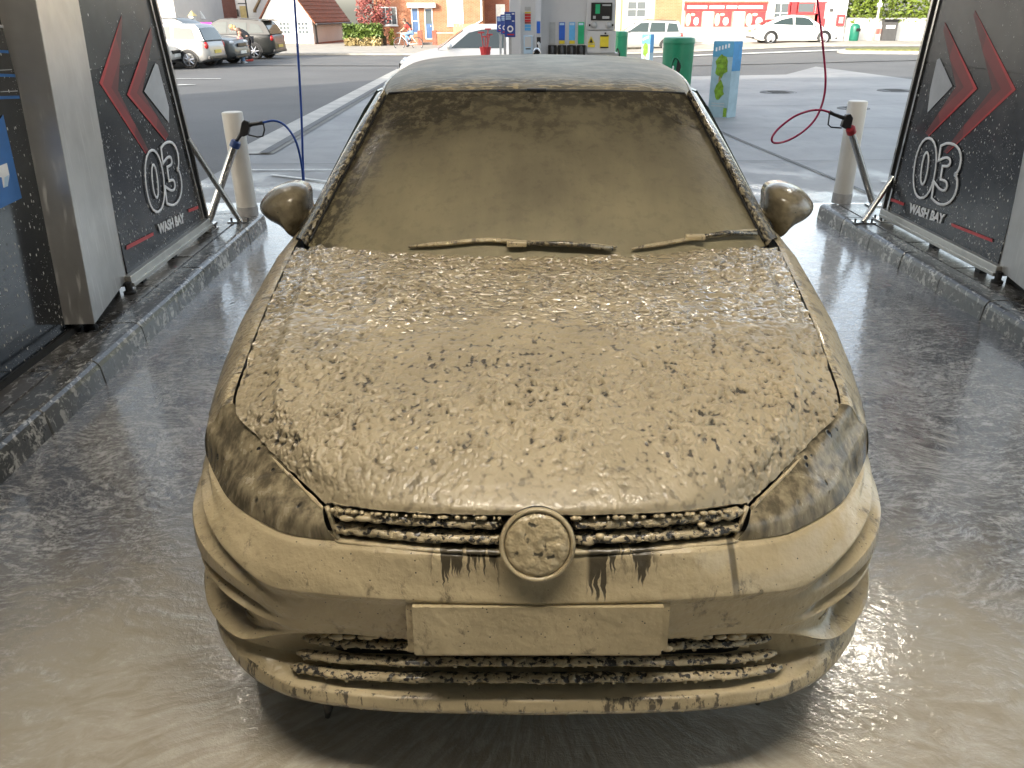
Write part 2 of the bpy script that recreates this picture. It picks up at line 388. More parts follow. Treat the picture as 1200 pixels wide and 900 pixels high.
def island(name, org, sgn, y0, y1, stone):
    b = MB(); b.box(*sorted((sgn * .155, sgn * 1.5)), y0, y1 - .004, .0, .126)
    o = b.build(name, M['island']); o.location = org; o.rotation_euler.z = PHI; tag(o, kind='structure')
    prof = [(0, 0), (.010, .098), (.018, .118), (.032, .130), (.048, .134), (.15, .134), (.15, 0)]
    me = None; y = y1; k = 0
    while y > y0 + .1:
        L = stone
        if me is None:
            b = MB(); n = len(prof)
            ys = [0, -.004, -(L - .007), -(L - .003)]; ins = [.004, 0, 0, .004]
            G = [[(sgn * (px + i * (1 if px < .1 else -1)), yy, max(0, pz - (i if pz > 0 else 0))) for px, pz in prof] for yy, i in zip(ys, ins)]
            b.grid(np.array(G), close_v=True); b.f.append(tuple(range(n))); b.f.append(tuple(range(3 * n, 4 * n)))
            me = b.build('kerb_stone', M['kerb'], o)
            s = me; me = s.data
        else:
            s = link_mesh('kerb_stone', me, None, o)
        s.location = (random.uniform(-.002, .002), y, random.uniform(-.0015, .0015)); s.rotation_euler.z = random.uniform(-.004, .004)
        y -= L; k += 1
    # end stones across the head of the island
    for j in range(3):
        s = link_mesh('kerb_stone', me, None, o); s.rotation_euler.z = -sgn * math.pi / 2 if sgn > 0 else math.pi / 2
        s.location = (sgn * (.155 + .5 * j), y1 + .15, 0) if sgn < 0 else (sgn * (.155 + .5 * j), y1 + .15, 0)
        if sgn > 0: s.rotation_euler.z = math.pi / 2; s.location = (.155 + .5 * (j + 1), y1 + .15, 0); s.scale = (-1, 1, 1)
        else: s.rotation_euler.z = math.pi / 2; s.location = (-(.155 + .5 * j) , y1 + .15, 0); s.scale = (-1, 1, 1); s.rotation_euler.z = -math.pi / 2
    # pale residue line along the kerb foot
    b = MB(); ys = np.linspace(y0, y1, 160)
    G = [[(-sgn * (.004 + .012 * (.5 + .5 * noise.noise((yy * 9, sgn, 0))) * (1 if noise.noise((yy * 2.3, 3, 1)) > -.25 else .1)), yy, .0125) for yy in ys], [(sgn * .004, yy, .0125) for yy in ys]]
    b.grid(np.array(G)); r_ = b.build('foam_line', M['foam_line'], o, normals=False); r_['kind'] = 'stuff'
    if r_.data.polygons[0].normal.z < 0: r_.data.flip_normals()
    # paving slabs recorded as shallow proud pieces behind the kerb
    b = MB(); b.box(.0, .44, -.61, 0, 0, .008, .003); pv = None
    yv = y1 - .01; row = 0
    while yv > y0 + .65:
        for cx in (.17, .62, 1.07):
            if pv is None: q = b.build('paving_slab', M['island'], o); pv = q.data
            else: q = link_mesh('paving_slab', pv, None, o)
            q.location = ((cx if sgn > 0 else -cx - .44), yv, .1245 + random.uniform(-.002, .002))
        yv -= .62
    return o
isl_l = island('island_left', LO, -1, -5.5, 1.93, .5)
isl_r = island('island_right', RO, 1, -5.5, 1.45, .5)

def steel_material():
    t = NT('brushed_steel'); v = t.obj(); st = t.noise(t.mapp(v, (60, 60, 1.2)), 3, 4, .6); bl = t.noise(v, 2.2, 4, .6)
    drip = t.noise(t.mapp(v, (26, 26, 2.2)), 1.6, 3, .5)
    sp = t.math('MULTIPLY', t.ramp(drip, .56, .68, 0, .6), t.ramp(t.sep(v)[2], 1.6, 1.0))
    c = t.mix(t.ramp(bl, .3, .7), (.46, .445, .42), (.62, .605, .57)); c = t.mix(sp, c, (.66, .65, .62))
    t.P(Base_Color=c, Metallic=t.math('SUBTRACT', .72, t.math('MULTIPLY', sp, .6)), Roughness=t.ramp(st, .3, .7, .30, .36), Normal=t.bump(st, .015, .002)); return t.m
M['steel'] = steel_material()
M['steel_tube'] = plain('polished_steel', (.5, .49, .47), .18, 1.0, var=.06)
M['alu'] = plain('anodised_rail', (.48, .47, .44), .36, .7, var=.08, scale=14)
def panel_material(name, lo, hi, gl=.16):
    t = NT(name); v = t.obj(); z = t.sep(t.pos())[2]
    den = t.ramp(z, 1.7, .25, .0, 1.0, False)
    s1 = t.vor(t.mapp(v, (1, 1, .55)), 42); big = t.noise(v, 5, 3, .6)
    keep = t.noise(v, 17, 2, .5)
    sp = t.math('MULTIPLY', t.ramp(s1, .20, .13), t.ramp(t.math('ADD', keep, t.math('MULTIPLY', den, .26)), .60, .66))
    s2 = t.math('MULTIPLY', t.ramp(t.vor(t.mapp(v, (1, 1, .7)), 95), .17, .10), t.ramp(t.math('ADD', t.noise(v, 9, 2), t.math('MULTIPLY', den, .20)), .60, .68))
    sp = t.math('MAXIMUM', sp, s2)
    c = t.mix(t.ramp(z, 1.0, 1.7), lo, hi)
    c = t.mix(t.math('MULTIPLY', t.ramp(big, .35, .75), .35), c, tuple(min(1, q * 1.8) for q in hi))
    t.P(Base_Color=t.mix(sp, c, (.62, .61, .58)), Roughness=t.ramp(sp, 0, 1, gl, .6), Normal=t.bump(sp, .35, .006)); return t.m
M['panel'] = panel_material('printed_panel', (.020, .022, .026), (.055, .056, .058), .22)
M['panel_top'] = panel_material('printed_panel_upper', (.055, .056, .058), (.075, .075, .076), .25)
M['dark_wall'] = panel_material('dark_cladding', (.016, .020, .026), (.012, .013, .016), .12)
def print_mat(name, col, rough=.35, fade=None):
    t = NT(name); v = t.obj(); c = t.mix(t.ramp(t.noise(v, 9, 4, .6), .3, .7), tuple(q * .85 for q in col), col)
    if fade:                                     # printed colour fade along the panel height
        x, y, z = t.sep(v)
        c = t.mix(t.ramp(t.math('ADD', t.math('MULTIPLY', x, fade[3]), t.math('MULTIPLY', z, fade[4])), fade[1], fade[2]), fade[0], c)
    t.P(Base_Color=c, Roughness=rough); return t.m
M['p_red'] = print_mat('print_red', (.52, .030, .034)); M['p_white'] = print_mat('print_white', (.82, .82, .82))
M['p_reddark'] = print_mat('print_dark_red', (.135, .022, .024))
M['p_redmid'] = print_mat('print_mid_red', (.24, .028, .030))
M['p_grey'] = print_mat('print_silver', (.46, .47, .49)); M['p_blue'] = print_mat('print_blue', (.02, .14, .42))
M['p_pale'] = print_mat('print_pale_blue', (.45, .62, .78))

def bay_local(org):
    cp, sp = math.cos(-PHI), math.sin(-PHI)
    def g(p):
        dx, dy = p[0] - org[0], p[1] - org[1]; return np.array([dx * cp - dy * sp, dx * sp + dy * cp, p[2]])
    return g
def wash_panel(sgn, org, y_bot0, edge_px, label, chev, tri, num_px, txt_px, bars, joint_z):
    """printed screen; local frame = island frame (x outward is sgn, y along the bay)"""
    loc = bay_local(org); c3, s3 = math.cos(PHI), math.sin(PHI)
    X = sgn * .29; n = (c3, s3, 0.0)
    p0 = np.array(org) + np.array([X * c3, X * s3, 0])
    top_z = 2.45; zb = .225
    def pl(px, py): return loc(onplane(px, py, p0, n))
    e0, e1 = pl(*edge_px[0]), pl(*edge_px[1]); sl = (e1[1] - e0[1]) / (e1[2] - e0[2])
    back = lambda z: e0[1] + sl * (z - e0[2])
    base = empty('wash_bay_screen', org, PHI, label, 'screen', 'printed wash bay screens')
    th = sgn * .03
    def slab(name, z0, z1, m):
        b = MB(); poly = [(y_bot0, z0), (back(z0), z0), (back(z1), z1), (y_bot0, z1)]
        b.prism(poly, X, X + th, 'yz'); return b.build(name, m, base)
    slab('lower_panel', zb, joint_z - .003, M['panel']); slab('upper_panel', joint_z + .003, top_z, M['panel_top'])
    b = MB(); b.prism([(y_bot0, joint_z - .01), (back(joint_z) , joint_z - .01), (back(joint_z), joint_z + .01), (y_bot0, joint_z + .01)], X + sgn * .006, X + sgn * .026, 'yz'); b.build('joint_strip', M['black_plastic'], base)
    # slanted steel edge post
    for w0, w1, d, m, nm in ((.0, .022, -.012, M['steel_tube'], 'edge_trim'), (.022, .075, .004, M['black_plastic'], 'edge_gasket'), (.075, .10, -.018, M['steel_tube'], 'edge_post')):
        b = MB(); b.prism([(back(.15) + w0, .15), (back(.15) + w1, .15), (back(top_z) + w1, top_z), (back(top_z) + w0, top_z)], X + sgn * d, X + sgn * .06, 'yz'); b.build(nm, m, base)
    b = MB(); b.box(*sorted((X - sgn * .035, X + sgn * .05)), y_bot0 - .05, back(.2) + .06, .165, zb + .004, .004)
    r_ = b.build('bottom_rail', M['alu'], base)
    b = MB(); b.box(*sorted((X - sgn * .047, X - sgn * .034)), y_bot0 - .05, back(.2) + .05, .165, .188, .003); b.build('rail_lip', M['alu'], r_)
    yb = back(.15)
    b = MB(); b.box(*sorted((X - sgn * .06, X + sgn * .08)), yb - .03, yb + .13, .134, .146, .002); b.box(*sorted((X - sgn * .02, X + sgn * .02)), yb + .0, yb + .09, .146, .21, .003)
    fp = b.build('foot_plate', M['steel_tube'], base)
    for dx, dy in ((-.045, .0), (.06, .0), (-.045, .105), (.06, .105)):
        b = MB(); b.lathe([(0, .165), (.008, .165), (.009, .146), (.012, .146), (.012, .14)], 8, (X + sgn * dx, yb + dy, 0)); b.build('bolt', M['dark_metal'], fp)
    # small rubber feet under the rail
    for yy in (y_bot0 + .15, (y_bot0 + yb) / 2):
        b = MB(); b.box(*sorted((X - sgn * .02, X + sgn * .03)), yy - .03, yy + .03, .128, .168, .004); b.build('rubber_foot', M['rubber'], base)
    # flat print: each piece a thin sheet just off the panel
    lift = [0]
    def decal(name, pts, m, parent=base):
        lift[0] += 1
        d = X - sgn * (.0015 + .0006 * lift[0])
        b = MB(); b.prism([(q[1], q[2]) for q in pts], d, d + sgn * .0004, 'yz'); return b.build(name, m, parent)
    for (a, t_, c_), (ai, ti, ci), m in chev:
        A, T_, C_, AI, TI, CI = [pl(*q) for q in (a, t_, c_, ai, ti, ci)]
        decal('printed_chevron', [A, T_, C_, CI, TI, AI], M['p_reddark'])
        L = lambda p, q, k: p + (q - p) * k
        decal('printed_chevron', [L(A, T_, .3), T_, L(T_, C_, .75), L(TI, CI, .55), L(T_, TI, .62), L(AI, TI, .5)], M['p_redmid'])
        w = .16
        decal('chevron_edge', [L(A, T_, .0), T_, C_, L(C_, CI, w), L(T_, TI, w), L(A, AI, .02)], M['p_red'])
    decal('printed_triangle', [pl(*q) for q in tri], M['p_grey'])
    for q in bars: decal('printed_bar', [pl(*k) for k in q], M['p_red'])
    # lettering, laid on the panel by its own baseline and height
    def lettering(body, quad, m, **kw):
        me = text_mesh(body, 1.0, **kw)
        vs_ = np.array([v.co[:] for v in me.vertices]); mn, mx = vs_.min(0), vs_.max(0)
        BL, BR, TL = [pl(*k) for k in quad]
        lift[0] += 1; d0 = X - sgn * (.003 + .0006 * lift[0])
        for v, c in zip(me.vertices, vs_):
            u = (c[0] - mn[0]) / (mx[0] - mn[0]); w = (c[2] - mn[2]) / (mx[2] - mn[2]); dep = (c[1] - mn[1]) / max(1e-6, mx[1] - mn[1])
            q = BL + (BR - BL) * u + (TL - BL) * w; v.co = (d0 + sgn * .0035 * (dep - .5), q[1], q[2])
        me.update(); return link_mesh('lettering', me, m, base)
    for ch, quad in num_px: lettering(ch, quad, M['p_white'], outline=.019, bold=.045, shear=0.0)
    lettering('WASH BAY', txt_px, M['p_white'], bold=.036, extrude=.02)
    return base, pl, back

scr_l, pl_l, back_l = wash_panel(-1, LO, .0, ((239, 266), (173.6, 0)),
    'dark screen with red chevrons and outlined number standing beside the blue hose',
    [(((142, 18), (116, 97), (170, 180)), ((143, 24), (138, 106), (174, 177)), 0), (((176, 32), (148, 111), (193, 165)), ((178, 44), (166, 108), (197, 158)), 0)],
    [(181, 74), (168, 107), (197, 144), (197, 126), (184, 76)],
    (('0', ((173, 255), (195, 245.5), (164, 177))), ('3', ((194, 246), (214.5, 236), (184.7, 167.6)))),
    ((184.7, 275), (214.5, 261), (182.8, 262.6)),
    [[(147, 288), (178.5, 272), (179, 276), (147, 293)], [(219.5, 245.5), (231, 241), (231.5, 244.5), (220, 249)]], 1.34)
scr_r, pl_r, back_r = wash_panel(1, RO, -.655, ((1038, 262), (1103, 0)),
    'dark screen with red chevrons and outlined number standing beside the red hose',
    [(((1143, 12), (1191, 105), (1110, 180)), ((1141, 18), (1163, 104), (1106, 178)), 0), (((1108, 26), (1146, 104), (1089, 160)), ((1106, 36), (1121, 101), (1085, 156)), 0)],
    [(1102, 68), (1117, 101), (1087.6, 132), (1091, 105), (1099, 70)],
    (('0', ((1067, 231), (1093, 237), (1077, 159))), ('3', ((1091, 238), (1119.6, 245.5), (1103, 165)))),
    ((1066, 249), (1106.4, 263), (1068.7, 238)),
    [[(1043, 231), (1060, 237.6), (1060, 241), (1043, 235)], [(1116, 261.5), (1164, 280), (1164, 284), (1116, 265)]], 1.30)

# ------------------------------------------------------------------ steel wedge columns and dark cladding
def wedge(sgn, org, y0, y1, prot, lean, label):
    base = empty('steel_column', org, PHI, label, 'column', 'brushed steel columns at the screen ends')
    zt = 3.68; z0 = .20
    f = lambda y, z: y + lean * (z - z0)
    P = lambda z: [(sgn * (.29 - prot), f(y0, z), z), (sgn * .30, f(y1, z), z), (sgn * .52, f(y1, z), z), (sgn * .52, f(y0, z), z)]
    a, c = P(z0), P(zt)
    b = MB(); b.add([a[0], a[1], c[1], c[0]], [(0, 1, 2, 3)]); o = b.build('side_sheet', M['steel'], base)
    sd = o.modifiers.new('fold', 'SOLIDIFY'); sd.thickness = .004; sd.offset = 0
    b = MB(); b.add([a[0], a[3], c[3], c[0]], [(0, 1, 2, 3)]); o = b.build('front_sheet', M['steel'], base)
    sd = o.modifiers.new('fold', 'SOLIDIFY'); sd.thickness = .004; sd.offset = 0
    b = MB(); b.add([a[1], a[2], a[3], c[1], c[2], c[3]], [(0, 1, 4, 3), (1, 2, 5, 4)]); b.build('back_sheet', M['steel'], base)
    b = MB(); b.box(*sorted((sgn * .33, sgn * .50)), y0 + .1, y1 - .05, .13, .26, .004); b.build('plinth', M['rubber'], base)
    for yy in (y0 + .12, y1 - .06):
        b = MB(); b.lathe([(0, .2), (.02, .2), (.02, .15), (.034, .145), (.034, .128)], 12, (sgn * .27 if yy > y0 + .2 else sgn * (.24), yy, 0)); b.build('levelling_foot', M['rubber'], base)
    return base
wedge(-1, LO, -.75, -.01, .135, .138, 'brushed steel column between the blue poster wall and the chevron screen')
wedge(1, RO, -1.42, -.66, .16, .10, 'brushed steel column butting the chevron screen beside the red hose')

base = empty('control_wall', LO, PHI, 'dark blue black cladding wall with blue poster next to steel column', 'wall')
b = MB(); b.box(-.36, -.30, -5.2, -.60, .155, 3.68); wall = b.build('cladding', M['dark_wall'], base)
b = MB(); b.box(-.37, -.285, -5.2, -.62, .128, .165); b.build('base_trim', M['rubber'], base)
b = MB(); b.box(-.31, -.16, -2.2, -1.62, .15, 3.68, .006); b.build('end_post', M['steel'], base)
c3, s3 = math.cos(PHI), math.sin(PHI); LOC = bay_local(LO); WX = -.299
WP0 = LO + np.array([WX * c3, WX * s3, 0])
wl_ = lambda px, py: LOC(onplane(px, py, WP0, (c3, s3, 0)))
def wall_decal(name, pts, m, d, parent):
    q = [wl_(*p) for p in pts]; b = MB(); b.prism([(k[1], k[2]) for k in q], WX + d, WX + d + .0006, 'yz'); return b.build(name, m, parent)
post = wall_decal('poster', [(-60, 160), (0, 139), (3, 134), (25, 232), (-36, 262)], M['p_blue'], .002, base)
tagp = post
wall_decal('poster_figure', [(-6, 196), (7, 191), (10, 205), (8, 218), (3, 220), (1, 208), (-4, 207)], M['p_white'], .0035, post)
wall_decal('poster_figure', [(4, 208), (9, 205), (8, 217), (4, 220)], M['p_pale'], .0045, post)
for k, (x0, y0, x1, y1, mm) in enumerate(((-10, 58, 9, 59, 'p_blue'), (-10, 86, 17, 87, 'p_blue'), (-8, 113, 22, 112, 'p_blue'), (-8, 29, 3, 29, 'p_grey'))):
    wall_decal('control_strip', [(x0, y0), (x1, y1), (x1 + .6, y1 + 3.5), (x0 + .6, y0 + 3.5)], M[mm], .002, base)
for (x0, y0, x1) in ((-4, 81, 13), (0, 106, 20)):
    wall_decal('control_strip', [(x0, y0 + 1), (x1, y0), (x1 + .2, y0 + 1), (x0 + .2, y0 + 2)], M['p_grey'], .002, base)

# ------------------------------------------------------------------ bollards
def bollard(px, py, ptop, r, label):
    p = U(px, py, z=.13); t_ = U(*ptop, y=p[1]); h = t_[2] - .13
    o = empty('bollard', (p[0], p[1], .13), 0, label, 'bollard', 'pale round bollards')
    b = MB(); b.lathe([(r, .07), (r, h - .012), (r - .004, h - .003), (r - .012, h), (0, h)], 32); b.build('post', M['bollard'], o, True, ang=40)
    b = MB(); b.lathe([(r + .004, -.01), (r + .004, .075), (r - .002, .077)], 32); b.build('base_collar', M['bollard_base'], o, True, ang=40)
M['bollard'] = plain('bollard_paint', (.50, .49, .46), .45, var=.06, scale=3); M['bollard_base'] = plain('bollard_base', (.30, .30, .30), .6, var=.2, scale=12)
bollard(291, 252, (270, 131), .078, 'pale round bollard behind the steel lance holder with blue collar')
bollard(986, 236, (1002, 118), .078, 'pale round bollard behind the steel lance holder with red collar')

# ------------------------------------------------------------------ braces, lance holders, spray guns and hoses
M['hose_blue'] = plain('hose_blue', (.015, .06, .30), .3); M['hose_red'] = plain('hose_red', (.34, .015, .07), .3)
M['collar_blue'] = plain('collar_blue', (.02, .05, .18), .4); M['collar_red'] = plain('collar_red', (.36, .02, .03), .4)
def brace(org, pl, top, foot_px, label):
    a = pl(*top); f_ = U(*foot_px, z=.145); lf = bay_local(org)(f_)
    o = empty('screen_brace', f_ - np.array([0, 0, .015]), 0, label, 'brace', 'tubular steel braces')
    cp, sp = math.cos(PHI), math.sin(PHI); aw = np.array([org[0] + a[0] * cp - a[1] * sp, org[1] + a[0] * sp + a[1] * cp, a[2]])
    d = aw - f_
    b = MB(); b.tube([(0, 0, .012), tuple(d + np.array([0, 0, .015]))], .021, 14); b.build('tube', M['steel_tube'], o, True, ang=60)
    b = MB(); b.box(-.085, .085, -.045, .045, .003, .012, .002); fp = b.build('foot_plate', M['steel_tube'], o)
    for dx in (-.065, .065):
        b = MB(); b.lathe([(0, .034), (.009, .034), (.009, .012)], 8, (dx, 0, 0)); b.build('bolt', M['dark_metal'], fp)
brace(LO, pl_l, (219, 162), (281, 258), 'tubular steel brace propping the screen beside the blue hose')
brace(RO, pl_r, (1047, 207), (1012, 259), 'tubular steel brace propping the screen beside the red hose')
def holder(foot_px, top_px, y_top, collar, label):
    f_ = U(*foot_px, z=.14); t_ = U(*top_px, y=y_top)
    o = empty('lance_holder', f_, 0, label, 'lance holder', 'steel lance holder tubes'); d = t_ - f_
    b = MB(); b.tube([(0, 0, -.008), tuple(d)], .028, 16); b.build('tube', M['steel_tube'], o, True, ang=60)
    dn = d / np.linalg.norm(d)
    b = MB(); b.tube([tuple(d - dn * .035), tuple(d - dn * .03), tuple(d + dn * .012), tuple(d + dn * .02)], [.03, .037, .037, .03], 16); b.build('collar', M[collar], o, True, ang=40)
    b = MB(); b.box(-.06, .06, -.05, .05, -.008, .004, .002); b.build('foot_plate', M['steel_tube'], o)
holder((243, 262), (276, 168), 6.05, 'collar_blue', 'leaning steel tube lance holder with blue collar')
holder((1024, 240), (997, 152), 6.35, 'collar_red', 'leaning steel tube lance holder with red collar')
def gun(y, body, grip, guard, nose, label, s=1):
    q = lambda p: U(*p, y=y); c = q(body[0])
    o = empty('spray_gun', c, 0, label, 'spray gun', 'high pressure spray guns')
    loc = lambda p: q(p) - c
    b = MB(); b.prism([(loc(p)[0], loc(p)[2]) for p in body], -.024, .024, 'xz'); ob = b.build('body', M['black_plastic'], o)
    bv = ob.modifiers.new('round', 'BEVEL'); bv.width = .007; bv.segments = 3
    b = MB(); b.tube([tuple(loc(p)) for p in grip], [.017, .015, .013, .016], 10); b.build('grip', M['black_plastic'], o, True, ang=50)
    b = MB(); b.tube([tuple(loc(p)) for p in guard], .006, 8); b.build('trigger_guard', M['black_plastic'], o, True)
    b = MB(); b.tube([tuple(loc(p)) for p in nose], [.012, .013, .017], 10); b.build('nozzle', M['dark_metal'], o, True)
    return o
gun(6.05, [(281, 158), (284, 143), (287, 140), (292, 142), (293, 150), (291, 158), (286, 160)], [(290, 147), (296, 145.5), (304, 144.5), (308, 143.5)],
    [(291, 158), (302, 160.5), (308, 159.5), (310, 152), (308.5, 144)], [(276, 167), (280, 161), (284, 155)], 'black spray gun with blue hose resting in its lance holder')
gun(6.35, [(997, 147), (999, 138), (996, 133), (991, 134), (987, 142), (985, 148), (990, 151)], [(992, 139), (985, 137), (977, 134), (972, 131.5)],
    [(986, 150), (974, 149), (970.5, 146), (972, 134)], [(998, 153), (996, 149), (993, 145)], 'black spray gun with red hose resting in its lance holder')
def hose(name, pts, m, label, r=.0085):
    P = cr(np.array([np.array(U(px, py, y=y)) for px, py, y in pts[0]] ), 120); 
    if pts[1] is not None: P = np.vstack([P, cr(np.array([P[-1]] + pts[1]), 30)[1:]])
    c = P[0]; b = MB(); b.tube([tuple(q - c) for q in P], r, 10); o = b.build(name, m, None, True); o.location = c; return tag(o, label, 'hose')
hb = [(308, 143.5, 6.05), (322, 141.5, 6.05), (335, 148, 6.05), (346, 164, 6.05), (352, 185, 6.06), (355, 208, 6.08), (355.5, 235, 6.09), (357, 262, 6.1), (360, 272, 6.11), (361, 262, 6.12), (357, 225, 6.12), (355, 190, 6.12), (353, 130, 6.12), (349, 60, 6.12), (345, 0, 6.12)]
top = U(345, 0, y=6.12); hose('pressure_hose', (hb, [np.array([top[0] - .06, 6.12, 2.6]), np.array([top[0] - .1, 6.12, 3.69])]), M['hose_blue'], 'blue pressure hose hanging from above to the spray gun')
hr = [(972, 131.5, 6.35), (962, 129, 6.34), (948, 130, 6.32), (930, 137, 6.3), (912, 151, 6.28), (904.5, 162, 6.27), (908, 167.5, 6.28), (922, 165, 6.3), (940, 155, 6.34), (955, 140, 6.38), (964, 120, 6.4), (967.5, 95, 6.4), (965, 60, 6.4), (961, 25, 6.4), (958, 0, 6.4)]
top = U(958, 0, y=6.4); hose('pressure_hose', (hr, [np.array([top[0] - .05, 6.4, 2.6]), np.array([top[0] - .12, 6.4, 3.69])]), M['hose_red'], 'red pressure hose looping down to the spray gun')

# ------------------------------------------------------------------ canopy over the wash bays (out of frame, shades the bay)
can = empty('wash_canopy', (0, 0, 3.68), 0, 'flat wash bay canopy roof over the bays with pale underside', 'canopy')
M['soffit'] = plain('soffit', (.66, .65, .62), .6, var=.05, scale=1.0); M['fascia'] = plain('fascia', (.10, .10, .11), .4)
b = MB(); b.box(-17, 6.5, -9.2, 6.9, 0, .05); b.build('soffit', M['soffit'], can)
b = MB(); b.box(-17.1, 6.6, -9.3, 7.0, .051, 3.9); b.build('tall_shade_deck', M['fascia'], can)  # deck built far taller than a roof to stretch its shadow over the forecourt
bw = empty('added_back_building', (-5, -9.3, 0), 0, 'unseen grey clad building added behind the camera to keep light out of the bays', 'building'); M['clad'] = plain('grey_cladding', (.22, .215, .21), .7, var=.06)  # unseen block added to cut the light coming from behind the camera
b = MB(); b.box(-12.1, 11.6, -6, -.02, -.02, 3.675); b.build('wall', M['clad'], bw)
b = MB(); b.box(-12.2, 11.7, -6.1, -.1, 3.68, 5.7); b.build('parapet', M['fascia'], bw)
for k in range(6): b = MB(); b.box(-11 + k * 3.8, -9.4 + k * 3.8, -.02, .02, .02, 2.6, .01); b.build('shutter_door', M['fascia'], bw)
# strip lights under the wash canopy (their glints show on the wet foam and floor)
t = NT('lamp_diffuser'); t.P(Base_Color=(.9, .85, .75), Emission_Color=(1.0, .91, .78, 1), Emission_Strength=36.0); M['diffuser'] = t.m
for k, (lx, ly, ln, rz) in enumerate(((0, 0.7, 2.6, 0), (-3.2, 5.3, 1.3, 0), (3.3, 5.3, 1.3, 0))):
    e = empty('strip_light', (lx, ly, 3.68), rz, ('lit strip light under the canopy above the foam covered car', 'lit strip light under the canopy over the island with the blue hose', 'lit strip light under the canopy over the island with the red hose')[k], 'light', 'canopy strip lights')
    b = MB(); b.box(-ln / 2, ln / 2, -.075, .075, -.06, .0, .01); b.build('housing', M['white_paint'], e)
    b = MB(); b.box(-ln / 2 + .03, ln / 2 - .03, -.055, .055, -.085, -.0605, .01); b.build('diffuser', M['diffuser'], e)
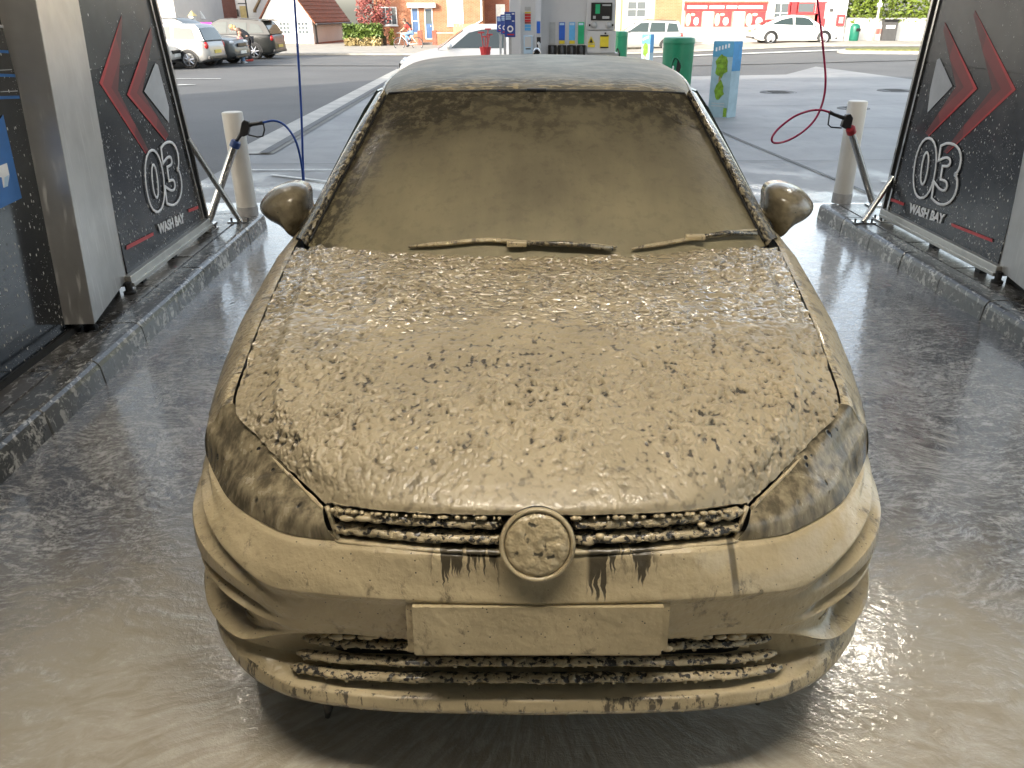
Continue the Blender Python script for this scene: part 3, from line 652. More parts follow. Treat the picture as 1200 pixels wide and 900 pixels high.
# ================================================================== the foamed car
TAN = (.43, .350, .212); TAN2 = (.35, .283, .168); THIN = (.105, .082, .048); PAINT = (.012, .012, .013)
def foam_mat(name, kind):
    t = NT(name); p = t.pos(); x, y, z = t.sep(p)
    warp = t.noise(p, 16, 2, .5, out='Color')
    big = t.noise(p, 4.5, 4, .6); tone = t.mix(t.ramp(big, .3, .7), TAN2, TAN)
    if kind == 'hood':
        rear = t.ramp(t.math('ADD', y, t.math('MULTIPLY', t.noise(p, 3, 2), .4)), 1.80, 2.30)
        pw = t.vadd(p, warp, .010)
        n1 = t.noise(t.mapp(pw, (1, .85, .85)), 64, 1.2, .5); n2 = t.noise(pw, 28, 1.5, .5); clus = t.noise(p, 6.0, 4, .65)
        calm = t.math('MULTIPLY', t.ramp(y, 1.28, 1.46, .15, 1.0), t.ramp(t.noise(p, 4.2, 3, .6), .36, .60, .35, 1.0))
        nr = t.noise(t.mapp(pw, (.68, 1.2, 1.2)), 56, 1.3, .5, .25)
        hf = t.math('ADD', t.math('MULTIPLY', n1, .80), t.math('MULTIPLY', n2, .20))
        h = t.math('ADD', t.math('MULTIPLY', hf, t.math('SUBTRACT', 1.0, rear)), t.math('MULTIPLY', nr, rear))
        e1 = t.math('SUBTRACT', hf, t.math('MULTIPLY', t.math('SUBTRACT', clus, .5), .24))
        hole = t.math('MULTIPLY', t.ramp(e1, .390, .325), t.ramp(y, 1.27, 1.42, .15, 1.0))
        hole = t.math('MULTIPLY', hole, t.ramp(rear, 0, 1, 1.0, .3))
        tone = t.mix(t.ramp(big, .3, .7), (.285, .236, .150), (.365, .302, .192))
        c = t.mix(t.ramp(h, .50, .36, 0, .55), tone, (.150, .120, .074))                                       # mid-tone shading between puffs put into the dents' colour, as thinner foam
        c = t.mix(t.math('MULTIPLY', hole, .95), c, (.026, .022, .015))
        c = t.mix(t.math('MULTIPLY', t.ramp(nr, .42, .32), t.math('MULTIPLY', rear, .55)), c, (.060, .050, .036))
        t.P(Base_Color=c, Roughness=t.ramp(rear, 0, 1, .46, .16), Coat_Weight=t.ramp(rear, 0, 1, .14, 1.0), Coat_Roughness=.06, Coat_IOR=1.7); t.b.inputs['Specular IOR Level'].default_value = .5
        t.disp(t.math('MULTIPLY', t.math('MULTIPLY', t.ramp(h, .2, .66), calm), t.ramp(rear, 0, 1, 1.0, 1.0)), .0140, .6)
        return t.m
    if kind in ('bumper', 'plate', 'lip', 'fender'):
        pits = t.ramp(t.vor(p, 66), .15, .09)
        pits = t.math('MULTIPLY', pits, t.ramp(t.noise(p, 24, 2), .47, .56))
        smear = t.math('MULTIPLY', t.ramp(t.noise(t.mapp(p, (1, 1, .6)), 24, 5, .7, .3), .53, .70), t.ramp(t.noise(p, 4.3, 2), .40, .56))
        dk = t.math('MAXIMUM', t.math('MULTIPLY', pits, .9), t.math('MULTIPLY', smear, .68))
        if kind == 'bumper':
            # run-off streaks under the grille: washed-off drips with their own outline
            ax = t.math('ABSOLUTE', t.math('SUBTRACT', x, .012))
            zone = t.math('MULTIPLY', t.ramp(ax, .082, .095), t.ramp(ax, .235, .205))
            xw = t.math('ADD', x, t.math('MULTIPLY', t.math('SUBTRACT', t.noise(p, 38, 2), .5), .016))
            ln = t.noise(t.comb(t.math('MULTIPLY', xw, 27.0), 4.7, 0.0), 1.0, 2, .5)
            ln2 = t.noise(t.comb(t.math('MULTIPLY', xw, 110.0), 9.1, 0.0), 1.0, 1, .5)
            edge = t.math('SUBTRACT', .668, t.math('MULTIPLY', t.ramp(t.math('ADD', t.math('MULTIPLY', ln, .6), t.math('MULTIPLY', ln2, .4)), .40, .66), .105))
            drip = t.math('MULTIPLY', t.math('MULTIPLY', zone, t.ramp(t.math('SUBTRACT', z, edge), -.006, .010)), t.ramp(z, .664, .655, 1, 1))
            lone = t.math('MULTIPLY', t.ramp(t.math('ABSOLUTE', t.math('SUBTRACT', t.math('ADD', x, t.math('MULTIPLY', z, .12)), .468)), .010, .004), t.ramp(z, .53, .60))
            drip = t.math('MAXIMUM', drip, t.math('MULTIPLY', lone, .8))
            dk = t.math('MAXIMUM', dk, t.math('MULTIPLY', drip, .93))
            c = t.mix(dk, tone, (.035, .028, .016))
        elif kind == 'lip':
            st = t.math('MULTIPLY', t.ramp(t.noise(t.mapp(p, (1, 1, .35)), 42, 4, .65), .53, .62), .85)
            c = t.mix(t.math('MAXIMUM', dk, st), tone, (.022, .019, .013))
        elif kind == 'fender':
            st = t.math('MULTIPLY', t.ramp(t.noise(t.mapp(p, (1, .7, .6)), 34, 3, .6, .6), .50, .66), .75)
            c = t.mix(t.math('MAXIMUM', dk, st), tone, (.05, .042, .028))
        else: c = t.mix(dk, tone, (.05, .04, .024))
        hb = t.math('ADD', t.math('ADD', t.math('MULTIPLY', t.noise(p, 13, 2, .5), 1.2), t.math('MULTIPLY', t.noise(p, 34, 2, .5), .7)), t.math('MULTIPLY', t.noise(p, 95 if kind != 'fender' else 62, 2, .6), .25 if kind != 'fender' else 1.6))
        hb = t.math('SUBTRACT', hb, t.math('MULTIPLY', dk, .25))
        t.P(Base_Color=c, Roughness=.34, Coat_Weight=.3, Coat_Roughness=.08, Normal=t.bump(hb, .75 if kind == 'fender' else .5, .010)); return t.m
    if kind == 'clump':                                            # broken foam on slats and edges
        n = t.noise(t.vadd(p, warp, .012), 72, 3, .6)
        c = t.mix(t.ramp(n, .50, .42), tone, (.016, .014, .011))
        t.P(Base_Color=c, Roughness=.3, Coat_Weight=.4, Coat_Roughness=.1, Normal=t.bump(n, .8, .012)); return t.m
    if kind == 'drop':
        t.P(Base_Color=tone, Roughness=.28, Coat_Weight=.4, Coat_Roughness=.08); return t.m
    if kind == 'lamp':
        st = t.noise(t.mapp(p, (1, 1, .22)), 34, 3, .6, .1)
        c = t.mix(t.ramp(st, .34, .66), (.088, .073, .047), (.27, .222, .138))
        bl = t.math('MULTIPLY', t.ramp(t.vor(t.mapp(t.vadd(p, warp, .03), (1, 1, .5)), 40), .26, .16), t.ramp(t.math('ADD', t.noise(p, 11, 2), t.math('MULTIPLY', t.ramp(z, .66, .80), .10)), .54, .62))
        st = t.math('ADD', t.math('MULTIPLY', st, .75), t.math('MULTIPLY', t.noise(p, 60, 3, .6), .25))
        c = t.mix(bl, c, (.008, .008, .008))
        t.P(Base_Color=c, Roughness=t.ramp(st, .3, .7, .14, .3), Normal=t.bump(t.math('SUBTRACT', st, t.math('MULTIPLY', bl, .8)), .4, .008)); return t.m
    if kind == 'glass':
        n = t.noise(t.vadd(p, warp, .02), 30, 5, .68); n2 = t.noise(t.mapp(p, (1, .16, .16)), 14, 4, .6)
        big2 = t.noise(p, 2.6, 4, .6, .3)
        edge = t.math('MAXIMUM', t.ramp(t.math('ADD', z, t.math('MULTIPLY', t.math('SUBTRACT', big2, .5), .35)), 1.16, 1.38), t.math('MULTIPLY', t.ramp(t.math('ADD', t.math('ABSOLUTE', t.math('SUBTRACT', x, .05)), t.math('MULTIPLY', z, .52)), 1.10, 1.25), .9))
        sp = t.math('MULTIPLY', t.ramp(t.math('ADD', n, t.math('MULTIPLY', edge, .13)), .50, .66), t.ramp(edge, 0, 1, .16, .78))
        base = t.mix(t.ramp(t.math('ADD', t.math('ADD', z, t.math('MULTIPLY', n2, .22)), t.math('MULTIPLY', t.math('SUBTRACT', big2, .5), .5)), .98, 1.42), (.205, .176, .102), (.098, .083, .050))
        c = t.mix(sp, base, (.020, .017, .012))
        t.P(Base_Color=c, Roughness=t.ramp(edge, 0, 1, .5, .25), Normal=t.bump(n, t.ramp(edge, 0, 1, .05, .6) if False else .22, .010)); return t.m
    if kind == 'roof':
        front = t.ramp(y, 3.22, 2.95)
        n = t.noise(t.mapp(t.vadd(p, warp, .03), (.6, 1.2, 1)), 40, 3, .55)
        fo = t.math('MULTIPLY', t.ramp(n, .50, .62), t.ramp(y, 3.15, 2.95))
        wet = t.noise(p, 9, 4, .6)
        c = t.mix(fo, t.mix(t.ramp(wet, .35, .7), (.12, .108, .080), (.22, .195, .14)), TAN2)
        hgt = t.math('ADD', t.math('MULTIPLY', n, t.ramp(front, 0, 1, .12, 1.0)), t.math('MULTIPLY', wet, .2))
        t.P(Base_Color=c, Roughness=t.ramp(fo, 0, 1, .34, .32), Normal=t.bump(hgt, .6, .014)); t.b.inputs['Specular IOR Level'].default_value = .03; return t.m
    if kind == 'badge':
        n = t.noise(t.vadd(p, warp, .02), 52, 2, .5)
        c = t.mix(t.ramp(n, .40, .30), tone, (.05, .042, .028))
        t.P(Base_Color=c, Roughness=.34, Coat_Weight=.2, Coat_Roughness=.1, Normal=t.bump(n, .7, .012)); return t.m
    if kind == 'pillar':
        n = t.noise(t.mapp(t.vadd(p, warp, .012), (1, .8, .8)), 70, 3, .6)
        c = t.mix(t.ramp(n, .44, .60), (.035, .030, .022), (.24, .20, .125))
        t.P(Base_Color=c, Roughness=.2, Coat_Weight=.6, Coat_Roughness=.06, Normal=t.bump(n, .6, .008)); return t.m
    if kind == 'side':
        n = t.noise(t.mapp(t.vadd(p, warp, .02), (1, 1, .5)), 30, 4, .6)
        c = t.mix(t.ramp(n, .42, .60), tone, (.04, .034, .022))
        t.P(Base_Color=c, Roughness=.28, Coat_Weight=.3, Coat_Roughness=.1, Normal=t.bump(n, .6, .012)); return t.m
for k in ('hood', 'bumper', 'plate', 'lip', 'fender', 'clump', 'drop', 'lamp', 'glass', 'roof', 'pillar', 'side', 'badge'): M['f_' + k] = foam_mat('foam_' + k, k)
M['car_black'] = plain('car_black_paint', (.012, .012, .013), .2, coat=.6)
M['grille_black'] = plain('grille_black', (.008, .008, .008), .35)

CO = (0, 3.34, 0)
car = empty('foam_covered_car', CO, 0, 'hatchback covered in thick tan foam parked in the wash bay', 'car')
def bld(mb, name, m, parent=None, **kw):
    kw.setdefault('smooth', True)
    return mb.build(name, M[m], parent or car, origin=CO, **kw)
def mirror_half(G):
    """G[row][col] with col 0 at x=0 -> full width rows"""
    L = G[:, :0:-1].copy(); L[..., 0] *= -1
    return np.concatenate([L, G], axis=1)
def flipx(G): G = np.array(G, float).copy(); G[..., 0] *= -1; return G

PLAN = np.array([(0, 1.22), (.27, 1.2275), (.42, 1.243), (.55, 1.275), (.66, 1.34), (.74, 1.42), (.79, 1.51), (.825, 1.62), (.855, 1.75)])
def pnorm(i):
    a, b = PLAN[max(0, i - 1)], PLAN[min(len(PLAN) - 1, i + 1)]
    if i == 0: return np.array([0, -1.0])
    d = (b - a) / np.linalg.norm(b - a); return np.array([d[1], -d[0]])
PN = [pnorm(i) for i in range(len(PLAN))]
def prow(zs, os): return [(PLAN[i][0] + PN[i][0] * os[i], PLAN[i][1] + PN[i][1] * os[i], zs[i]) for i in range(9)]
rows = [
 prow([.225, .225, .225, .225, .228, .24, .245, .245, .235], [-.09] * 9),
 prow([.240, .239, .238, .237, .238, .255, .265, .265, .25], [-.006, -.006, -.006, -.004, .000, -.002, -.006, -.012, -.02]),
 prow([.262, .261, .260, .259, .262, .28, .29, .285, .27], [.006, .006, .006, .008, .008, .008, .003, -.004, -.012]),
 prow([.288, .287, .286, .285, .292, .305, .315, .31, .29], [.0, 0, 0, .002, .004, .006, .004, -.002, -.010]),
 prow([.293, .292, .291, .292, .310, .318, .325, .32, .305], [-.03, -.03, -.03, -.025, -.008, .000, .002, .0, -.008]),
 prow([.296, .296, .296, .300, .322, .328, .335, .335, .32], [-.14, -.14, -.13, -.08, -.022, -.002, .006, .004, -.006]),
 prow([.412, .414, .412, .388, .335, .340, .35, .36, .35], [-.14, -.14, -.13, -.08, -.022, .002, .010, .008, -.002]),
 prow([.418, .420, .418, .398, .345, .352, .362, .375, .37], [-.045, -.045, -.044, -.034, -.004, .012, .014, .010, 0]),
 prow([.428, .428, .428, .408, .355, .362, .375, .39, .39], [-.030, -.030, -.029, -.020, .006, .016, .016, .010, 0]),
 prow([.440, .440, .440, .420, .375, .378, .392, .41, .41], [-.027, -.027, -.026, -.020, -.03, -.055, -.05, -.03, -.004]),
 prow([.450, .450, .450, .430, .448, .462, .478, .492, .488], [-.025, -.025, -.024, -.018, -.03, -.055, -.05, -.03, -.004]),
 prow([.460, .460, .460, .440, .462, .478, .495, .505, .50], [-.022, -.022, -.021, -.014, .004, .010, .010, .006, 0]),
 prow([.480, .480, .480, .456, .477, .492, .508, .517, .512], [-.018, -.018, -.017, -.016, -.028, -.030, -.022, -.010, 0]),
 prow([.500, .500, .500, .477, .503, .518, .533, .54, .53], [-.014, -.014, -.013, -.012, .000, .010, .010, .004, 0]),
 prow([.520, .520, .520, .506, .535, .556, .572, .577, .57], [-.010, -.010, -.010, -.010, .000, .006, .008, .004, 0]),
 prow([.540, .540, .540, .527, .550, .572, .590, .595, .59], [-.006, -.006, -.006, -.012, -.026, -.036, -.034, -.024, -.010]),
 prow([.562, .566, .566, .560, .590, .612, .622, .625, .615], [.008, .008, .008, .004, -.004, -.014, -.018, -.016, -.010]),
 prow([.592, .594, .594, .590, .613, .628, .638, .642, .635], [-.004, -.004, -.005, -.010, -.022, -.040, -.044, -.036, -.020]),
 [(0, 1.238, .650), (.27, 1.250, .653), (.42, 1.286, .643), (.53, 1.318, .639), (.66, 1.413, .642), (.745, 1.525, .650), (.782, 1.60, .656), (.806, 1.675, .660), (.828, 1.75, .655)],
 [(0, 1.252, .657), (.27, 1.264, .660), (.42, 1.300, .650), (.53, 1.332, .646), (.66, 1.427, .649), (.74, 1.540, .656), (.78, 1.61, .662), (.81, 1.68, .665), (.835, 1.755, .66)],
 [(0, 1.310, .655), (.27, 1.320, .657), (.42, 1.340, .648), (.52, 1.370, .645), (.63, 1.455, .648), (.71, 1.560, .655), (.75, 1.63, .66), (.78, 1.70, .662), (.81, 1.76, .655)],
]
RB = np.array(rows)                                   # rows x stations x 3
Gs = cr(RB.transpose(1, 0, 2), 130).transpose(1, 0, 2)  # along the width
Gr = smooth_ax0(lin(Gs, 7), 1)
GB = mirror_half(Gr)
b = MB(); nlip = 7 * 3 + 3
b.grid(GB[nlip - 1:]); bumper = bld(b, 'bumper', 'f_bumper', ang=24)
b = MB(); b.grid(GB[:nlip]); bld(b, 'front_lip', 'f_lip')

for sgn in (-1, 1):
    for ri, nm, rr_ in ((10.4, 'intake_trim', .0045), (9.3, 'intake_trim', .004), (12.0, 'intake_blade', .005)):
        i0 = int(ri * 7); Q = Gr[i0, 62:112]
        b = MB(); b.tube([(sgn * q[0], q[1] - .002, q[2]) for q in Q[::2]], [rr_ * (.35 + .65 * math.sin(math.pi * k / 24) ** .5 * (1 + .5 * noise.noise((k * .7, ri, sgn)))) for k in range(25)], 7); bld(b, nm, 'f_lip', bumper)
    Q = Gr[66:72, 86:114:2].copy(); Q[..., 1] -= .003; Q[..., 0] += .002; Q[..., 0] *= sgn
    b = MB(); b.grid(Q); bld(b, 'intake_opening', 'grille_black', bumper)
# lower intake: dark backing and three foamed slats
def plan_at(x): 
    X = np.linspace(0, .855, 400); Y = np.interp(X, PLAN[:, 0], PLAN[:, 1]); return float(np.interp(abs(x), X, cr_plan(X) if False else Y))
def bar(xs, zf, y_off, ry, rz, n=8, jitter=0.0, taper=True, seed=0):
    G = []
    for i, x in enumerate(xs):
        k = 1.0
        if taper: k = min(1.0, .35 + min(i, len(xs) - 1 - i) * .25)
        c = np.array([x, plan_at(x) + y_off, zf(x)]); ring = []
        for j in range(n):
            a = 2 * math.pi * j / n
            w = 1 + jitter * noise.noise((x * 45 + seed, j * .9, seed))
            ring.append(c + np.array([0, math.cos(a) * ry * k * w, math.sin(a) * rz * k * w]))
        G.append(ring)
    b_ = MB(); b_.grid(np.array(G), close_v=True); m_ = len(xs)
    b_.f.append(tuple(range(n))); b_.f.append(tuple((m_ - 1) * n + j for j in reversed(range(n)))); return b_
xs = np.linspace(-.56, .56, 60)
xs = np.linspace(-.50, .50, 60); G = np.array([[(x, plan_at(x) + .122 - .03 * (abs(x) / .53) ** 4, .352 + zz * (1 - .35 * (abs(x) / .53) ** 6)) for x in xs] for zz in (-.065, 0, .066)])
b = MB(); b.grid(G); lg = bld(b, 'lower_grille', 'grille_black')
rng = random.Random(3)
def drip_row(mb, x, yc, zc, r, long=1.0): blob(mb, (x, yc, zc), (r, r, r * rng.uniform(1.0, 1.9) * long), ICO1)
drops = MB(); hangs = MB()
def slat(z0, xm, yo, ry, rz, par, m='f_clump', seed=0, arch=-.012):
    xs = np.linspace(-xm, xm, 150); zf = lambda x: z0 + arch * (x / .5) ** 2
    o = bld(bar(xs, zf, yo, ry, rz, 12, .26, True, seed), 'slat', m, par)
    x = -xm + .02
    while x < xm - .02:
        drip_row(hangs, x, plan_at(x) + yo - ry * .5, zf(x) - rz * .8, rng.uniform(.002, .006)); x += rng.uniform(.008, .05)
    return o
slat(.397, .515, .048, .012, .0075, lg, seed=1, arch=-.018); slat(.365, .53, .036, .013, .0075, lg, seed=7, arch=-.020); slat(.331, .545, .024, .014, .0085, lg, seed=13, arch=-.018)
# scalloped foam fringe hanging under the plate face
x = -.46
while x < .46:
    r_ = rng.uniform(.006, .016); blob(hangs, (x, plan_at(x) + (.040 if abs(x) > .275 else .006), .4235 - .02 * max(0, abs(x) - .3) / .16), (r_, .006, r_ * rng.uniform(.35, .7)), ICO2); x += r_ * rng.uniform(1.1, 2.4)
# beads along the lip
x = -.66
while x < .66:
    if rng.random() < .25: drip_row(hangs, x, plan_at(x) + .004, .243, rng.uniform(.002, .0045), .9)
    x += rng.uniform(.01, .05)
h_ = bld(hangs, 'foam_drops', 'f_drop', lg); h_['kind'] = 'stuff'

# upper grille between bonnet edge and bumper
G = np.array([[(x, 1.322 + .09 * (abs(x) / .43) ** 2.4, z) for x in np.linspace(-.445, .445, 40)] for z in (.635, .69, .755)])
b = MB(); b.grid(G); ug = bld(b, 'upper_grille', 'grille_black')
hangs = MB()
def yg(x): return 1.246 + .060 * (abs(x) / .43) ** 2.2
def gbar(z0, xa, xb, yo, ry, rz, jit, seed, m, name, par, arch=-.012):
    xs = np.linspace(xa, xb, 90); G = []
    for i, x in enumerate(xs):
        k = min(1, .3 + min(i, len(xs) - 1 - i) * .2); c = np.array([x, yg(x) + yo, z0 + arch * (x / .43) ** 2]); ring = []
        for j in range(12):
            a = 2 * math.pi * j / 12; w = 1 + jit * noise.noise((x * 55 + seed, j * .8, seed))
            ring.append(c + np.array([0, math.cos(a) * ry * k * w, math.sin(a) * rz * k * w]))
        G.append(ring)
    b_ = MB(); b_.grid(np.array(G), close_v=True); return bld(b_, name, m, par)
for sgn in (-1, 1):
    a, c_ = sorted((sgn * .062, sgn * .418))
    gbar(.7175, a, c_, .020, .017, .0105, .40, 3 + sgn, 'f_clump', 'slat', ug)
    gbar(.686, a, c_, .014, .017, .0105, .40, 9 + sgn, 'f_clump', 'slat', ug)
    gbar(.6625, a, c_, .004, .012, .0058, .12, 15 + sgn, 'f_bumper', 'trim_strip', ug)
    for q in range(2):
        x_ = sgn * (.10 + .30 * rng.random()); blob(hangs, (x_, yg(x_) + .003, .702 + rng.uniform(-.012, .014)), (rng.uniform(.008, .02), .008, rng.uniform(.005, .009)), ICO2)
x = -.41
while x < .41:
    if abs(x) > .065:
        blob(hangs, (x, yg(x) + .006, .738 - .02 * (x / .43) ** 2), (rng.uniform(.003, .011), .006, rng.uniform(.003, .006)), ICO1)
    x += rng.uniform(.008, .03)
h_ = bld(hangs, 'foam_drops', 'f_drop', ug); h_['kind'] = 'stuff'

# round badge in the grille
EM = np.array([.001, 1.230, .694]); ta = R(20)
def tiltc(mb): 
    V = np.array(mb.v); y_ = V[:, 1] * math.cos(ta) - V[:, 2] * -math.sin(ta); z_ = V[:, 1] * -math.sin(ta) + V[:, 2] * math.cos(ta)
    V = np.stack([V[:, 0], V[:, 1] * math.cos(ta) + V[:, 2] * math.sin(ta), -V[:, 1] * math.sin(ta) + V[:, 2] * math.cos(ta)], 1) + EM
    mb.v = [tuple(q) for q in V]; return mb
b = MB(); prof = [(0.0001, -.016), (.02, -.0165), (.04, -.0155), (.055, -.013), (.062, -.008), (.0645, .004), (.066, .06)]
rr = lin(np.array(prof), 5); G = []
for r_, h in rr:
    G.append([(r_ * math.cos(2 * math.pi * j / 72), h + (.0035 * noise.noise((r_ * 60 * math.cos(2 * math.pi * j / 72), r_ * 60 * math.sin(2 * math.pi * j / 72), 2)) if r_ < .06 else 0), r_ * math.sin(2 * math.pi * j / 72)) for j in range(72)])
b.grid(np.array(G), close_v=True); badge = bld(tiltc(b), 'badge', 'f_badge')
b = MB(); G = []
for j in range(72):
    a = 2 * math.pi * j / 72; G.append([(math.cos(a) * (.0685 + .0052 * math.cos(q)), -.006 + .007 * math.sin(q), math.sin(a) * (.0685 + .0052 * math.cos(q))) for q in np.linspace(0, 2 * math.pi, 9)[:-1]])
b.grid(np.array(G), close_u=True, close_v=True); bld(tiltc(b), 'badge_rim', 'f_bumper', badge)
b = MB(); b.lathe([(.072, .0), (.0735, .06)], 60, axis='y'); bld(tiltc(b), 'badge_gap', 'grille_black', badge)

# number plate covered in foam
bm = bmesh.new(); bmesh.ops.create_cube(bm, size=1)
for q in bm.verts: q.co = Vector((q.co.x * .53, q.co.y * .040, q.co.z * .142))
bmesh.ops.bevel(bm, geom=list(bm.edges), offset=.015, segments=4, affect='EDGES')
b = MB(); b.bm(bm, Matrix.Translation((.002, 1.224, .4965)) @ Matrix.Rotation(R(-6), 4, 'X'))
bld(b, 'number_plate', 'f_plate', ang=50)

# ------------------------------------------------------------------ bonnet
HR = np.array([
 [(0, 1.246, .742), (.15, 1.251, .741), (.30, 1.275, .733), (.395, 1.312, .722), (.432, 1.333, .714)],
 [(0, 1.262, .764), (.16, 1.268, .764), (.315, 1.297, .757), (.415, 1.342, .742), (.462, 1.362, .727)],
 [(0, 1.34, .799), (.18, 1.345, .799), (.36, 1.37, .791), (.475, 1.405, .774), (.532, 1.428, .749)],
 [(0, 1.46, .831), (.20, 1.462, .831), (.405, 1.475, .825), (.545, 1.50, .810), (.618, 1.512, .777)],
 [(0, 1.61, .859), (.22, 1.61, .859), (.445, 1.612, .855), (.600, 1.61, .842), (.694, 1.601, .803)],
 [(0, 1.80, .891), (.235, 1.80, .891), (.475, 1.80, .888), (.637, 1.80, .877), (.718, 1.80, .851)],
 [(0, 2.05, .929), (.25, 2.055, .929), (.50, 2.065, .927), (.668, 2.08, .918), (.742, 2.09, .902)],
 [(0, 2.295, .962), (.26, 2.31, .962), (.52, 2.345, .962), (.69, 2.40, .956), (.768, 2.44, .947)],
])
GH = cr(cr(HR.transpose(1, 0, 2), 120).transpose(1, 0, 2), 210)
# pressed crease running the length of the bonnet
XC_ = cr(HR[:, 3], 210)[:, 0] - .012
for j in range(len(GH)):
    dx_ = GH[j, :, 0] - XC_[j]; am = min(1.0, j / 40)
    GH[j, :, 2] += am * (.0065 * np.exp(-(dx_ / .022) ** 2) - .006 * (dx_ > 0) * np.minimum(1, np.abs(dx_) / .03) * np.clip(1 - (dx_ - .03) / .08, 0, 1))
# rolled front flange and side flange
fl = GH[:1].copy(); fl[..., 1] += .03; fl[..., 2] -= .012
GH = np.concatenate([fl, GH[:1] + np.array([0, .006, -.004]), GH], 0)
G = mirror_half(GH)
b = MB(); b.grid(G); bld(b, 'bonnet', 'f_hood')
def outer(k): return GH[2:, -1]
HO = GH[2:, -1]                                        # outer edge of the bonnet, front to rear
def shut(y):
    s_ = HO[HO[:, 1] >= 1.5]; o_ = np.argsort(s_[:, 1]); s_ = s_[o_]
    if y > 2.44: k = (y - 2.44) / .25; return .768 + .022 * k, .947 + .004 * k
    return float(np.interp(y, s_[:, 1], s_[:, 0])), float(np.interp(y, s_[:, 1], s_[:, 2]))
# black under-bonnet so that the gaps read dark
def planx(y): return float(np.interp(y, [1.42, 1.51, 1.62, 1.70, 1.77, 1.9, 2.05, 2.3, 2.7], [.72, .755, .790, .812, .832, .862, .884, .893, .895]))
WY, WZ, AR = 2.083, .32, .358
def zbot(y):
    d = abs(y - WY)
    if d < AR: return WZ + math.sqrt(AR * AR - d * d)
    return .655 if y < WY else .235
ys = np.concatenate([np.linspace(1.615, 1.73, 14), np.linspace(1.7255, 2.4405, 70), np.linspace(2.4415, 2.665, 14)])
for sgn in (-1, 1):
    G = []
    for y in ys:
        xs_, zs_ = shut(y); px_ = planx(y); zb = zbot(y); f = min(1, max(0, (y - 1.6) / .25))
        p4z = max(.67, zb + .03) if y < 2.4405 else .67
        P = [(xs_ + .005, zs_ - .004), (xs_ + .03, zs_ - .012), (xs_ + (px_ - xs_) * .62, zs_ - .05 - .01 * f), (px_ - .012, .735), (px_, p4z), (px_ - (.0 if y < 2.44 else .02), zb)]
        c = cr(np.array(P), 26); G.append([(sgn * q[0], y, q[1]) for q in c])
    b = MB(); b.grid(np.array(G)); bld(b, 'fender', 'f_fender')
    # wheel arch lip and liner
    b = MB(); G = []
    for k in range(40):
        a = math.pi * k / 39; G.append([(sgn * (planx(WY + math.cos(a) * AR) + dx), WY + math.cos(a) * (AR + dr), WZ + math.sin(a) * (AR + dr)) for dx, dr in ((.004, .012), (.008, 0), (0, -.012), (-.25, -.012))])
    b.grid(np.array(G)); bld(b, 'wheel_arch', 'black_plastic')
    # headlight
    Tp = [HO[0]]
    for y in (1.36, 1.43, 1.51, 1.57): i = int(np.argmin(abs(HO[:60, 1] - y))); Tp.append(HO[i])
    Tp += [np.array([.703, 1.608, .797])]
    T_ = cr(np.array(Tp) + np.array([.006, .004, -.008]), 40)
    Bp = np.array([(.405, 1.296, .6515), (.47, 1.31, .650), (.54, 1.337, .650), (.66, 1.427, .654), (.735, 1.53, .662), (.775, 1.60, .676)])
    B_ = cr(Bp, 40)
    G = []
    for w in np.linspace(0, 1, 18):
        r_ = T_ * (1 - w) + B_ * w
        bu = math.sin(math.pi * w) * .020; r_ = r_ + np.stack([np.linspace(.15, .7, 40) * bu, -np.linspace(.8, .55, 40) * bu, .3 * bu * np.ones(40)], 1)
        G.append(r_)
    G = np.array(G)
    yE = 1.618; xs_, zs_ = shut(yE); px_ = planx(yE); fE = (yE - 1.6) / .25
    sec = cr(np.array([(xs_ + .005, zs_ - .004), (xs_ + .03, zs_ - .012), (xs_ + (px_ - xs_) * .62, zs_ - .05 - .01 * fE), (px_ - .012, .735), (px_, .67), (px_, .655)]), 60)[:53]
    E_ = cr(np.array([(q[0], yE, q[1]) for q in sec[::4]]), 18)
    uu = np.linspace(0, 1, 40) ** 4
    G = G + uu[None, :, None] * (E_ - G[:, -1])[:, None, :]
    G[..., 0] *= sgn
    b = MB(); b.grid(G); hl = bld(b, 'headlight', 'f_lamp')
    # foam-laden rim along the lamp's upper edge
    b = MB(); b.tube([(sgn * q[0], q[1] - .003, q[2] - .002) for q in T_[::2]], [.0045 + .0025 * noise.noise((i * .9, sgn, 0)) for i in range(20)], 8); bld(b, 'lamp_rim', 'f_bumper', hl)
    b = MB(); b.tube([(sgn * (.428 - .028 * k), 1.332 - .036 * k, .712 - .062 * k) for k in np.linspace(0, 1, 6)], .0055, 8); bld(b, 'lamp_end_trim', 'f_lip', hl)
    # dark pocket behind the gaps
    b = MB(); Q = np.stack([T_ + np.array([0, .02, .0]), T_ + np.array([0.0, .12, -.03])]); Q2 = np.stack([B_ + np.array([-.01, .03, .0]), T_ + np.array([0, .03, -.01])]); Q[..., 0] *= sgn; Q2[..., 0] *= sgn
    b.grid(Q2); bld(b, 'lamp_housing', 'grille_black', hl)

